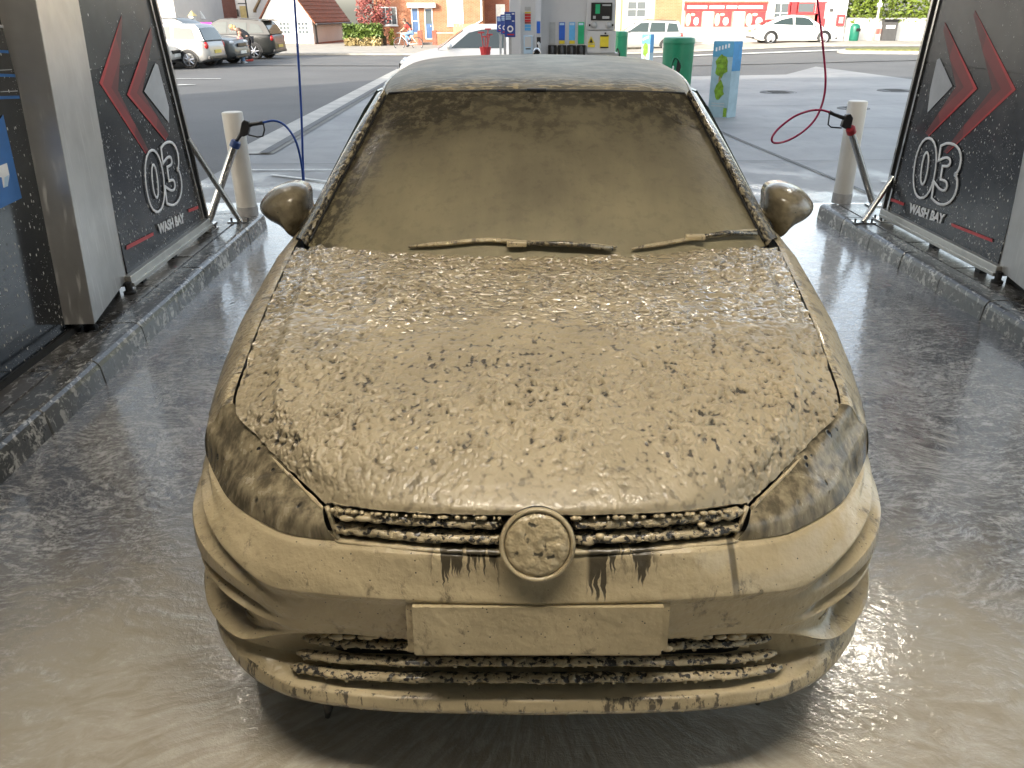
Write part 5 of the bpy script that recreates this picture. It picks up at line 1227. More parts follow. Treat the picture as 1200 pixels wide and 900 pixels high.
b = MB(); xm = (x0 + x1) / 2; b.prism([(x0 - .0 - o[0], 2.35), (x1 - o[0], 2.35), (xm - o[0], 3.65)], 0, .2, 'xz'); b.build('gable', M['render_white'], e)
for s_ in (-1, 1): b = MB(); b.prism([(s_ * (x1 - xm + .2), 2.2), (0, 3.68), (0, 3.85), (s_ * (x1 - xm + .2), 2.37)], -.15, 5.1, 'xz'); b.build('roof', M['tan_fence'], e)
window(e, o, (315, 20), (322, 28), 63.0, 2, 2)
# --- pale block and brick gable at the far left
e, o, x0, x1, z0 = house('pale_block', 60, 208, 52.0, 'render_grey_shaded', 6.5, 8, 'pale grey rendered block at the edge of the car park', 'building'); b = MB(); b.box(x0 - .2 - o[0], x1 + .2 - o[0], -.2, 8.2, 6.5, 6.75); b.build('roof', M['render_grey_shaded'], e)
for px_ in (80, 120, 160): window(e, o, (px_, -40), (px_ + 18, -10), 52.0, 2, 2)
e, o, x0, x1, z0 = house('brick_gable_house', 208.5, 236, 56.0, 'brick_dark', 4.2, 7, 'brick gable house with white barge boards beside the inn'); xm = x0 + 1.0
b = MB(); b.prism([(x0 - o[0], 4.2), (x1 - o[0], 4.2), (x0 + .4 - o[0], 6.2)], 0, 7, 'xz'); b.build('gable', M['brick'], e)
b = MB(); q0, q1 = U(217, -6, y=56), U(236, 22, y=56); b.prism([(q0[0] - o[0], q0[2] - o[2]), (q0[0] + .3 - o[0], q0[2] - o[2]), (q1[0] + .3 - o[0], q1[2] - o[2]), (q1[0] - o[0], q1[2] - o[2])], -.12, -.02, 'xz'); b.build('barge_board', M['frame'], e)
q0, q1 = U(221, 0, y=56), U(224, 28, y=56); part_box(e, o, 'corner_board', 'frame', q0[0], q0[0] + .16, 55.9, 55.99, q1[2], q0[2])
q = U(226, 22, y=40); zq = gz(q[0], 40); lo = empty('street_lantern', (q[0], 40, zq), 0, 'old street lantern on post behind the silver hatchback', 'lantern')
b = MB(); b.tube([(0, 0, 0), (0, 0, q[2] - zq - .18)], .04, 8); b.build('post', M['drain'], lo)
b = MB(); b.lathe([(.08, q[2] - zq - .2), (.19, q[2] - zq + .12)], 6); b.build('lantern_glass', M['frame'], lo); b = MB(); b.lathe([(.23, q[2] - zq + .12), (.10, q[2] - zq + .24), (.02, q[2] - zq + .34)], 6); b.build('cap', M['gold'], lo)
M['pink'] = plain('pink_fabric', (.50, .05, .30), .6); q = U(241, 31, y=50); zq = gz(q[0], 50)
bn = empty('pink_banner', (q[0], 50, zq), 0, 'bright pink banner beside the inn behind the parked cars', 'banner'); b = MB(); G = [[(x_, .08 * math.sin(x_ * 6), z_) for x_ in np.linspace(-.4, .4, 10)] for z_ in (q[2] - zq - .2, q[2] - zq + .22)]; b.grid(np.array(G)); oo = b.build('cloth', M['pink'], bn, True); sd = oo.modifiers.new('t', 'SOLIDIFY'); sd.thickness = .01
b = MB(); b.tube([(-.42, 0, 0), (-.42, 0, q[2] - zq + .3)], .025, 6); b.tube([(.42, 0, 0), (.42, 0, q[2] - zq + .3)], .025, 6); b.build('poles', M['drain'], bn)

# --- hedge, shrubs
def plant(name, px, py, Y, label, cat, parts, stem=None):
    q = U(px, py, y=Y); z0 = gz(q[0], Y) - .02; e = empty(name, (q[0], Y, z0), 0, label, cat)
    for pts, size, m, nm in parts(q[0], z0):
        b = MB(); foliage(b, pts, size, RG); b.build(nm, M[m], e, normals=False)
    if stem:
        b = MB()
        for s_ in stem: b.tube(s_[0], s_[1], 6)
        b.build('trunk', M['wood'], e)
    return e
hw = (U(448, 40, y=54)[0] - U(404, 40, y=54)[0]) / 2; ht = U(426, 29, y=54)[2] - gz(-11, 54); hb_ = U(426, 44, y=54)[2] - gz(-11, 54)
plant('clipped_hedge', 426, 40, 54.0, 'clipped green hedge with pale straw undergrowth beside brick house', 'hedge', lambda x, z: [(box_pts(2600, -hw, hw, -.5, .5, hb_, ht, RG), .12, 'leaf', 'crown'), (box_pts(900, -hw * .95, hw * .95, -.6, .3, .05, hb_, RG), .13, 'leaf_straw', 'undergrowth')],
      [([(k * hw * .3, 0, 0), (k * hw * .3, 0, ht * .7)], .05) for k in (-2, -1, 0, 1, 2)])
th = U(440, -18, y=55.5)[2] - gz(-10, 55)
plant('red_shrub', 438, 20, 55.5, 'red leaved shrub against the orange brick wall', 'shrub', lambda x, z: [(ell_pts(1500, (0, 0, th * .62), (1.15, .7, th * .42), RG), .11, 'leaf_red', 'crown')], [([(0, 0, 0), (.1, 0, th * .5), (.3, 0, th * .8)], [.07, .05, .02]), ([(0, 0, th * .3), (-.5, 0, th * .7)], [.05, .02])])
plant('yellow_conifer', 459.5, 48, 54.8, 'small yellow green conifer in front of brick house', 'shrub', lambda x, z: [(ell_pts(320, (0, 0, .6), (.2, .2, .62), RG), .07, 'leaf_yellow', 'crown')], [([(0, 0, 0), (0, 0, .5)], .03)])
a = U(451, 52, y=54.6); part = empty('gate_post', (a[0], 54.6, gz(a[0], 54.6)), 0, 'dark timber gate post at the end of clipped hedge', 'post'); b = MB(); b.box(-.12, .12, -.1, .1, -.02, .62, .02); b.build('shaft', M['wood'], part); b = MB(); b.box(-.14, .14, -.12, .12, .62, .67, .01); b.build('cap', M['wood'], part)

# --- right side: yellow house, brown brick house, shop
Y = 52.0
e, o, x0, x1, z0 = house('yellow_house', 690, 767, Y, 'render_yellow', 5.8, 8, 'pale yellow rendered house behind the silver estate car'); gable_roof(e, o, x0, x1, Y, Y + 8, z0 + 5.8, 2.5, 'tile_brown')
window(e, o, (735, 1), (757, 21), Y, 2, 2); window(e, o, (735, -52), (757, -28), Y, 2, 2); a = U(727, 10, y=Y); b = MB(); b.tube([(a[0] - o[0], -.08, 5), (a[0] - o[0], -.08, 0)], .05, 8); b.build('downpipe', M['render_yellow'], e)
e, o, x0, x1, z0 = house('brown_brick_house', 767.5, 803, Y - .4, 'brick_brown', 6.0, 8, 'brown brick house wall between yellow house and red shop'); gable_roof(e, o, x0, x1, Y - .4, Y + 7.6, z0 + 6, 2.4, 'tile_brown'); window(e, o, (776, -46), (792, -20), Y - .4, 2, 2)
Y = 50.0
M['shop_red'] = plain('shop_red', (.52, .045, .05), .4); M['shop_pink'] = plain('shop_pale_red', (.55, .22, .18), .45); M['shop_white'] = plain('shop_white', (.72, .70, .66), .45); M['shop_cream'] = plain('poster_cream', (.66, .56, .36), .5); M['p_green'] = plain('print_green', (.10, .30, .16), .4)
e, o, x0, x1, z0 = house('corner_shop', 803.5, 990, Y, 'render_white', 6.2, 8, 'white corner shop with red poster windows behind white saloon', 'shop'); gable_roof(e, o, x0, x1, Y, Y + 8, z0 + 6.2, 2.4, 'tile_brown')
def pb(par, nm, m, p0, p1, d0, d1): a, c = U(*p0, y=Y), U(*p1, y=Y); return part_box(par, o, nm, m, a[0], c[0], Y - d1, Y - d0, c[2], a[2])
fa = pb(e, 'fascia', 'shop_red', (802, 4), (898, 12.5), .005, .14); pb(fa, 'fascia_lettering', 'shop_white', (805, 6.5), (828, 10.2), .141, .15); pb(fa, 'fascia_lettering', 'shop_white', (831, 6.5), (848, 10.2), .141, .15); pb(fa, 'fascia_lettering', 'shop_white', (851, 6.5), (863, 10.2), .141, .15); pb(fa, 'fascia_lettering', 'shop_white', (865, 6.5), (893, 10.2), .141, .15)
pb(e, 'cornice', 'brick_dark', (802, 1.5), (899, 4), .002, .2)
ww = pb(e, 'shop_window', 'shop_pink', (802.5, 12.6), (897, 32), .002, .05)
for k, (a_, c_) in enumerate(((803.5, 821), (824, 834.5), (837.5, 856), (860, 871), (874, 896))):
    q = pb(ww, 'poster', ('shop_red', 'shop_white', 'shop_red', 'shop_white', 'shop_red')[k], (a_, 13.5), (c_, 31), .051, .06)
    if k in (0, 2, 4):
        for (fx, fz, rx, rz_, m_) in ((.18, .45, .16, .55, 'shop_cream'), (.68, .35, .17, .34, 'shop_white'), (.45, .80, .14, .12, 'shop_cream')):
            aa, cc = U(a_, 13.5, y=Y), U(c_, 31, y=Y); wd, hh_ = cc[0] - aa[0], aa[2] - cc[2]; b = MB()
            b.prism([(aa[0] + wd * (fx + rx * math.cos(t_)) - o[0], max(cc[2] + .02, min(aa[2] - .02, cc[2] + hh_ * (fz + rz_ * .8 * math.sin(t_)))) - o[2]) for t_ in np.linspace(0, 6.28, 13)[:-1]], -.0625 - .001 * (fx > .4), -.061 - .001 * (fx > .4), 'xz'); b.build('poster_shape', M[m_], q)
pb(e, 'stall_riser', 'shop_white', (801, 32.1), (905, 49), .002, .10)
dd = window(e, o, (904, 3), (923, 40), Y, 2, 3, name='door'); window(e, o, (934.5, 2.5), (954, 15.5), Y, 1, 1, pm='pane', fm='shop_red')
pb(e, 'poster_panel', 'shop_red', (924.5, 2), (933.5, 24), .002, .05); pb(e, 'poster_panel', 'shop_pink', (934, 16), (957, 26), .002, .05); pb(e, 'poster_panel', 'shop_red', (957, 2), (965.5, 32), .002, .05); pb(e, 'pillar', 'pale_concrete', (899, 0), (903.5, 48), .002, .12)
nb = pb(e, 'notice_board', 'render_grey_shaded', (967.5, 3.5), (981, 21.5), .002, .06); pb(nb, 'notice', 'shop_white', (969, 5), (979.5, 20), .061, .07); pb(nb, 'notice_picture', 'drain', (972, 10), (976, 14), .071, .075)
pxs = pb(e, 'wall_box', 'shop_red', (980.5, 17), (987.5, 30), .002, .18); pb(pxs, 'wall_box_plate', 'shop_white', (982.5, 20), (986, 27), .181, .19)
# garden wall and ivy
xw0, xw1 = U(990.5, 40, y=Y)[0], U(1190, 40, y=Y)[0]; zt = U(1050, 22.5, y=Y)[2]
gw_ = empty('white_garden_wall', ((xw0 + xw1) / 2, Y, -.05), 0, 'long white garden wall with ivy growing over it', 'wall'); part_box(gw_, gw_.location, 'wall', 'render_white', xw0, xw1, Y, Y + .3, -.05, zt); part_box(gw_, gw_.location, 'coping', 'pale_concrete', xw0, xw1, Y - .05, Y + .35, zt, zt + .07)
iv = empty('ivy_hedge', ((xw0 + xw1) / 2, Y + .8, 0), 0, 'bright green ivy hedge billowing over the white wall', 'hedge'); b = MB(); hl_ = (xw1 - xw0) / 2
foliage(b, box_pts(7500, -hl_ + .2, hl_, -.95, .8, zt - .1, zt + 2.6, RG, .35), .15, RG); b.build('crown', M['leaf_lime'], iv, normals=False)
b = MB()
for k in range(9): b.tube([(-hl_ + .6 + k * hl_ / 4.6, .3, 0), (-hl_ + .6 + k * hl_ / 4.6 + .2, .2, zt + 1.6)], [.07, .04], 6)
b.build('trunk', M['wood'], iv)
# litter bin, pole, poster board, dark bin in front of the wall
q = U(1000, 46, y=Y - .9); b_ = empty('street_bin', (q[0], Y - .9, gz(q[0], Y) + .12), 0, 'rounded green litter bin against the white garden wall', 'bin')
b = MB(); b.lathe([(.24, 0), (.27, .05), (.27, .72), (.25, .80), (.16, .88), (0, .9)], 20); b.build('body', M['bin_green'] if 'bin_green' in M else plain('bin_green_dark', (.01, .14, .09), .4), b_, True, ang=40); b = MB(); b.box(-.02, .24, -.29, -.2, .5, .66, .01); b.build('opening', M['grille_black'], b_)
q = U(1023, 45, y=Y - 1.1); lp = empty('lamp_post', (q[0], Y - 1.1, .1), 0, 'pale lamp post rising in front of the ivy hedge', 'lamp post'); b = MB(); b.tube([(0, 0, 0), (.05, 0, 1.0), (.16, 0, 6)], [.09, .07, .05], 10); b.build('post', M['pale_concrete'], lp, True); b = MB(); b.lathe([(.07, 1.75), (.14, 1.8), (.14, 1.95), (.07, 2.0)], 12, (.07, 0, 0)); b.build('bracket', M['frame'], lp)
b = MB(); b.box(.1, .9, -.08, .08, 5.95, 6.1, .03); b.build('lamp_head', M['pale_concrete'], lp)
q0, q1 = U(1022.5, 29, y=Y - .5), U(1034, 45.5, y=Y - .5); pbd = empty('poster_board', ((q0[0] + q1[0]) / 2, Y - .5, .12), 0, 'white poster board leaning by the dark bin', 'poster board'); part_box(pbd, pbd.location, 'board', 'frame', q0[0], q1[0], Y - .52, Y - .46, .1, q0[2]); part_box(pbd, pbd.location, 'print', 'shop_pink', q0[0] + .1, q1[0] - .1, Y - .526, Y - .521, q1[2] + .25, q0[2] - .2)
q0, q1 = U(1035.5, 22.5, y=Y - .6), U(1047.5, 45.5, y=Y - .6); dbn = empty('tall_dark_bin', ((q0[0] + q1[0]) / 2, Y - .6, .12), 0, 'tall dark bin standing against the white wall', 'bin'); part_box(dbn, dbn.location, 'body', 'drain', q0[0], q1[0], Y - .85, Y - .4, .1, q0[2] - .12, .02); part_box(dbn, dbn.location, 'lid', 'grille_black', q0[0] - .03, q1[0] + .03, Y - .9, Y - .37, q0[2] - .12, q0[2], .02); part_box(dbn, dbn.location, 'sticker', 'shop_white', q0[0] + .12, q1[0] - .15, Y - .858, Y - .851, q1[2] + .55, q1[2] + .72)

# ------------------------------------------------------------------ forecourt furniture
M['bin_green'] = plain('bin_green', (.01, .19, .09), .35, var=.08); M['totem_blue'] = plain('totem_blue', (.10, .30, .46), .4, var=.2, scale=3); M['totem_sky'] = plain('totem_sky', (.05, .26, .52), .4, var=.3, scale=2); M['totem_pale'] = plain('totem_pale', (.30, .42, .48), .45, var=.1)
M['totem_green'] = plain('totem_green', (.16, .28, .02), .5, var=.4, scale=14); M['totem_red'] = plain('totem_flowers', (.30, .22, .10), .5, var=.4, scale=30)
def big_bin(px, py, top_py, w_px, label, full=True):
    p = ground_at(px, py); h = U(px, top_py, y=p[1])[2] - p[2]; r = w_px / 917 * (p[1] * CT + 1.6 * ST) / 2
    e = empty('litter_bin', (p[0], p[1], p[2]), 0, label, 'bin', 'green forecourt bins')
    b = MB(); b.lathe([(r * .88, 0), (r * .90, .04), (r * .97, h * .93), (r, h * .935), (r, h * .975), (r * .95, h), (r * .6, h + .012), (0, h + .015)], 30); b.build('body', M['bin_green'], e, True, ang=35)
    if full:
        b = MB(); pts = []
        for t_ in np.linspace(0, 2 * math.pi, 28)[:-1]:
            aa = -.10 + .36 * math.cos(t_) * (1 if math.cos(t_) > 0 else .8) ; zz = h * .66 + h * .115 * math.sin(t_) * (1 - .25 * math.cos(t_)); rr_ = r * (.88 + .09 * zz / h) + .004
            pts.append((rr_ * math.sin(aa - .15), -rr_ * math.cos(aa - .15), zz))
        b.add(pts, [tuple(range(len(pts)))]); op = b.build('opening', M['grille_black'], e, normals=False)
        sd = op.modifiers.new('t', 'SOLIDIFY'); sd.thickness = .003
        b = MB(); b.tube(pts + [pts[0]], .010, 6); b.build('opening_rim', M['bin_green'], op, True)
        b = MB(); blob(b, (pts[14][0] + .03, pts[14][1] - .006, h * .66), (.022, .012, .035), ICO2); b.build('litter', M['white_paint'], op)
    return e
big_bin(789, 142, 44, 36, 'tall round green bin with dark mouth beyond the car roof')
big_bin(723, 118, 37, 19, 'green bin half hidden by the fuel pump')
def totem(px, py, top_py, w_px, label):
    p = ground_at(px, py); h = U(px, top_py, y=p[1])[2] - p[2]; w = w_px / 917 * (p[1] * CT + 1.6 * ST)
    e = empty('bollard_totem', (p[0], p[1], p[2]), 0, label, 'totem', 'printed forecourt totems')
    A, B_, C_, D_ = (-w * .5, .05), (w * .12, -.12), (w * .5, .06), (0, .22)
    b = MB(); b.prism([A, B_, C_, D_], 0, h, 'xy'); b.build('body', M['totem_pale'], e)
    def face(P, Q, u0, u1, z0, z1, m, nm, k=.002, poly=None):
        P, Q = np.array(P), np.array(Q); d = Q - P; n_ = np.array([d[1], -d[0]]); n_ = n_ / np.linalg.norm(n_)
        pts = poly or [(u0, z0), (u1, z0), (u1, z1), (u0, z1)]; b = MB()
        v = [(*(P + d * u + n_ * k), z * h) for u, z in pts] + [(*(P + d * u + n_ * .0005), z * h) for u, z in pts]; n = len(pts)
        b.add(v, [tuple(range(n)), tuple(range(2 * n - 1, n - 1, -1))] + [(i, i + n, (i + 1) % n + n, (i + 1) % n) for i in range(n)]); return b.build(nm, M[m], e)
    face(A, B_, .0, 1, .80, .995, 'totem_blue', 'printed_sky'); face(B_, C_, 0, 1, .62, .995, 'totem_sky', 'printed_sky')
    rg = random.Random(5); bl = [(.45 + .30 * math.cos(t_) * (1 + .3 * rg.uniform(-1, 1)), .68 + .15 * math.sin(t_) * (1 + .2 * rg.uniform(-1, 1))) for t_ in np.linspace(0, 6.28, 17)[:-1]]
    face(A, B_, 0, 0, 0, 0, 'totem_green', 'printed_tree', .004, bl)
    bl = [(.45 + .25 * math.cos(t_) * (1 + .3 * rg.uniform(-1, 1)), .36 + .12 * math.sin(t_) * (1 + .3 * rg.uniform(-1, 1))) for t_ in np.linspace(0, 6.28, 15)[:-1]]
    face(A, B_, 0, 0, 0, 0, 'totem_green', 'printed_tree', .004, bl); face(A, B_, .40, .5, .46, .55, 'totem_red', 'printed_trunk', .003); face(A, B_, .78, .95, .02, .14, 'totem_green', 'printed_mark', .003)
    for z_ in (.19, .155): face(A, B_, .15, .8, z_, z_ + .012, 'p_grey', 'printed_line', .003)
    for k in range(5): face(A, B_, .12 + .15 * k, .20 + .15 * k, .87 + .012 * k, .92 + .012 * k, 'p_white', 'printed_mark', .005)
totem(846, 138, 48, 33, 'tall blue printed totem with green tree picture beyond the wing mirror'); totem(757, 96, 40, 14, 'small blue printed totem in front of the silver estate car')

# ------------------------------------------------------------------ fuel pump island
M['pump_white'] = plain('pump_white', (.50, .51, .52), .35, var=.03, scale=2); M['pump_grey'] = plain('pump_grey', (.36, .37, .37), .4); M['sign_navy'] = plain('sign_navy', (.02, .05, .24), .35); M['yellow'] = plain('notice_yellow', (.62, .50, .03), .5); M['cyan'] = plain('strip_cyan', (.10, .36, .66), .4); M['navy'] = plain('strip_blue', (.02, .10, .46), .4); M['strip_green'] = plain('strip_green', (.01, .36, .15), .4)
YP = 12.0
def pbox(par, o, nm, m, p0, p1, y0, y1, bev=.0): a, c = U(*p0, y=y0), U(*p1, y=y0); b = MB(); b.box(a[0] - o[0], c[0] - o[0], y0 - o[1], y1 - o[1], c[2] - o[2], a[2] - o[2], bev); return b.build(nm, M[m], par)
isl = tag(part_box(None, (0, 0, 0), 'pump_island', 'pale_concrete', -1.2, 1.6, 11.4, 13.1, -.05, .13, .02), kind='structure')
pcx = U(672, 60, y=YP)[0]; o = (pcx, YP, .11); pu = empty('fuel_pump', o, 0, 'white fuel pump with coloured nozzle strips and dark display', 'fuel pump')
hz_ = lambda py: U(672, py, y=YP)[2]
pbox(pu, o, 'cabinet', 'pump_white', (634, -8), (687.3, 150), YP, YP + .55, .008); hd = pbox(pu, o, 'display_cabinet', 'pump_white', (688, -14), (721, 35), YP - .03, YP + .55, .008); lw = pbox(pu, o, 'lower_cabinet', 'pump_white', (688, 35.6), (721, 62), YP - .02, YP + .55, .008); pbox(pu, o, 'plinth', 'pump_grey', (688, 62.3), (721, 158), YP + .0, YP + .55)
a = U(620, -14, y=YP); b = MB(); b.box(U(634, 0, y=YP)[0] - o[0], U(721, 0, y=YP)[0] - o[0], -.05, .6, hz_(-14) - o[2] + .001, hz_(-14) - o[2] + .18, .02); b.build('top_box', M['pump_white'], pu)
sc_ = pbox(hd, o, 'screen', 'grille_black', (693, 3), (717, 24), YP - .045, YP - .031, .003); pbox(sc_, o, 'screen_figures', 'strip_green', (698, 5), (703, 16), YP - .049, YP - .046); pbox(sc_, o, 'screen_figures', 'pump_grey', (706, 5), (716, 7), YP - .049, YP - .046); pbox(sc_, o, 'screen_figures', 'pump_grey', (695, 18.5), (698, 22), YP - .049, YP - .046); pbox(sc_, o, 'screen_figures', 'pump_grey', (706, 19), (714, 22), YP - .049, YP - .046)
for px_ in (696, 713): q = U(px_, 29.5, y=YP); b = MB(); b.lathe([(.045, -.034), (.04, -.05), (0, -.052)], 16, (q[0] - o[0], 0, q[2] - o[2]), 'y'); b.build('speaker', M['pump_grey'], hd, True)
for px_ in (691, 718): pbox(hd, o, 'button', 'grille_black', (px_ - .9, 28.2), (px_ + .9, 30.8), YP - .045, YP - .031)
tr = [U(692.5, 42, y=YP), U(697, 51, y=YP), U(688.6, 51, y=YP)]; b = MB(); b.prism([(q[0] - o[0], q[2] - o[2]) for q in tr], -.032, -.0205, 'xz'); wt = b.build('warning_triangle', M['yellow'], lw)
tr = [U(692.5, 44.5, y=YP), U(694.5, 49.8, y=YP), U(690.6, 49.8, y=YP)]; b = MB(); b.prism([(q[0] - o[0], q[2] - o[2]) for q in tr], -.036, -.0325, 'xz'); b.build('warning_mark', M['grille_black'], wt)
pbox(lw, o, 'warning_text', 'yellow', (689, 52), (697, 55.5), YP - .026, YP - .0205); nt = pbox(lw, o, 'notice', 'yellow', (703.5, 41), (713, 56.5), YP - .03, YP - .0205); pbox(nt, o, 'notice_band', 'grille_black', (703.5, 41), (713, 42.8), YP - .034, YP - .031); pbox(nt, o, 'notice_band', 'grille_black', (703.5, 54.8), (713, 56.4), YP - .034, YP - .031); pbox(lw, o, 'lock', 'grille_black', (708.5, 38), (710.5, 40), YP - .028, YP - .0205)
for k, (px_, m_) in enumerate(((644, 'pump_grey'), (655.2, 'navy'), (667, 'cyan'), (677.6, 'strip_green'))):
    st = pbox(pu, o, 'grade_strip', m_, (px_, 26), (px_ + 6.6, 51.5), YP - .012, YP - .001)
    if k in (1, 2): pbox(st, o, 'grade_label', 'yellow', (px_, 47.3), (px_ + 6.6, 51.3), YP - .016, YP - .0125)
    if k: pbox(st, o, 'grade_label', 'p_pale', (px_ + .6, 27), (px_ + 6, 29.5), YP - .016, YP - .0125)
    x_ = 642.3 + 11.2 * k; bt = pbox(pu, o, 'nozzle_boot', 'grille_black', (x_, 53), (x_ + 10, 66), YP - .05, YP - .001, .004)
    a = U(x_ + 5, 58, y=YP - .05); b = MB(); b.tube([(a[0] - o[0], -.10, a[2] - o[2] - .10), (a[0] - o[0], -.09, a[2] - o[2] + .01), (a[0] - o[0], -.05, a[2] - o[2] + .035)], [.018, .024, .018], 8); b.build('nozzle', M['drain'], bt, True)
    b = MB(); h0 = np.array([a[0] - o[0], -.10, a[2] - o[2] - .10]); b.tube([tuple(q) for q in cr(np.array([h0, h0 + [0, -.03, -.25], h0 + [.03, -.02, -.5], h0 + [.02, .1, -.72]]), 12)], .012, 6); b.build('fuel_hose', M['rubber'], bt, True)
pbox(pu, o, 'drip_ledge', 'pump_white', (640.5, 66.3), (688, 69), YP - .07, YP - .0005, .003)
# forecourt column with price panel
cq = U(618, 60, y=YP - .25); o2 = (cq[0], YP - .2, .11); cl = empty('forecourt_column', o2, 0, 'grey white forecourt column with price stickers beside the fuel pump', 'column')
pbox(cl, o2, 'shaft', 'pump_white', (608.5, -90), (628, 160), YP - .25, YP - .05, .008); YQ = YP - .25
for k, (y0, y1, m_) in enumerate(((8, 12.5, 'pump_grey'), (14, 15.5, 'yellow'), (16.2, 19, 'p_red'), (19.6, 22.4, 'p_red'), (23, 25.6, 'p_red'), (26, 27.6, 'p_redmid'), (28.8, 31.8, 'cyan'), (32.4, 35.8, 'cyan'))): pbox(cl, o2, 'price_sticker', m_, (615, y0), (622, y1), YQ - .006, YQ - .0005)
gd = pbox(cl, o2, 'glove_dispenser', 'p_pale', (613.5, 41.5), (624, 63), YQ - .05, YQ - .0005, .004); pbox(gd, o2, 'dispenser_window', 'pump_white', (615, 43), (622.5, 55), YQ - .054, YQ - .051); pbox(gd, o2, 'dispenser_slot', 'drain', (616, 56.5), (622, 58), YQ - .054, YQ - .051)
# second pump face behind the column with its own nozzle, navy promotion boards
o3 = (U(600, 60, y=13.0)[0], 13.0, .1); p2 = empty('fuel_pump', o3, 0, 'pale fuel pump carrying navy promotion boards', 'fuel pump'); pbox(p2, o3, 'cabinet', 'pump_white', (596.5, -12), (637, 130), 13.0, 13.45, .01); pbox(p2, o3, 'grade_strip', 'navy', (629, 25), (633, 39), 12.985, 12.999); bt = pbox(p2, o3, 'nozzle_boot', 'grille_black', (629, 43.5), (636, 62), 12.95, 12.999, .004); a = U(633, 54, y=12.9); b = MB(); b.tube([(a[0] - o3[0], -.1, a[2] - o3[2] - .12), (a[0] - o3[0], -.08, a[2] - o3[2]), (a[0] - .03 - o3[0], -.05, a[2] + .05 - o3[2])], [.02, .028, .02], 8); b.build('nozzle', M['pump_grey'], bt, True)
for k, (x0_, y0_, x1_, y1_, yy) in enumerate(((591, 14, 604, 43.5, 11.6), (586.5, 17, 596, 40, 13.6), (582, 19.2, 590, 37.5, 15.2))):
    a, c = U(x0_, y0_, y=yy), U(x1_, y1_, y=yy); oc = ((a[0] + c[0]) / 2, yy, 0.0 + gz(a[0], yy)); s_ = empty('promotion_board', oc, 0, ('front navy promotion board with white ring beside the forecourt column', 'middle navy promotion board of the overlapping three', 'rearmost navy promotion board of the overlapping three')[k], 'board', 'navy promotion boards')
    b = MB(); b.box(a[0] - oc[0], c[0] - oc[0], -.012, .012, c[2] - oc[2], a[2] - oc[2], .004); bd = b.build('board', M['sign_navy'], s_); zb_, wd, hh_ = c[2] - oc[2], c[0] - a[0], a[2] - c[2]
    b = MB(); b.box(-.02, .02, .013, .05, -.02 if k else .1, zb_ + .2); b.build('post', M['pump_grey'], s_)
    b = MB(); cxx, czz = .03 * wd, zb_ + hh_ * .33; G = [[(cxx + r_ * math.cos(t_), y_, czz + r_ * math.sin(t_)) for t_ in np.linspace(0, 6.283, 25)] for r_, y_ in ((wd * .17, -.0125), (wd * .17, -.016), (wd * .29, -.016), (wd * .29, -.0125))]; b.grid(np.array(G)); b.build('printed_ring', M['p_white'], bd)
    for q0, q1, u0, u1, m_ in ((.86, .92, -.38, .05, 'p_pale'), (.78, .83, -.38, .12, 'p_pale'), (.70, .75, -.38, .1, 'p_pale'), (.90, .95, .2, .42, 'p_white'), (.62, .66, .2, .42, 'p_white'), (.08, .13, -.25, .38, 'p_red')):
        b = MB(); b.box(u0 * wd, u1 * wd, -.0155, -.0125, zb_ + hh_ * q0, zb_ + hh_ * q1); b.build('printed_line', M[m_], bd)
# bucket with squeegees
q = U(569, 66, y=13.6); bk = empty('squeegee_bucket', (q[0], 13.6, .1), 0, 'red bucket of squeegees on stand in front of white hatchback', 'bucket'); zt_ = U(569, 55, y=13.6)[2] - .1; zb_ = U(569, 66, y=13.6)[2] - .1
b = MB(); b.lathe([(.07, zb_), (.095, zt_), (.085, zt_), (.06, zb_ + .02)], 16); b.build('pail', M['shop_red'], bk, True, ang=40); b = MB(); b.box(-.03, .03, -.03, .03, -.2, zb_ + .01); b.build('stand', M['pump_grey'], bk)
for k, (dx, dz) in enumerate(((-.06, .2), (.0, .14), (.05, .25), (.07, .17))):
    b = MB(); b.tube([(dx * .3, 0, zb_ + .05), (dx, .01, zt_ + dz)], .009, 6); b.box(dx - .05, dx + .05, -.005, .02, zt_ + dz, zt_ + dz + .02); b.build('squeegee', M['shop_red'], bk)
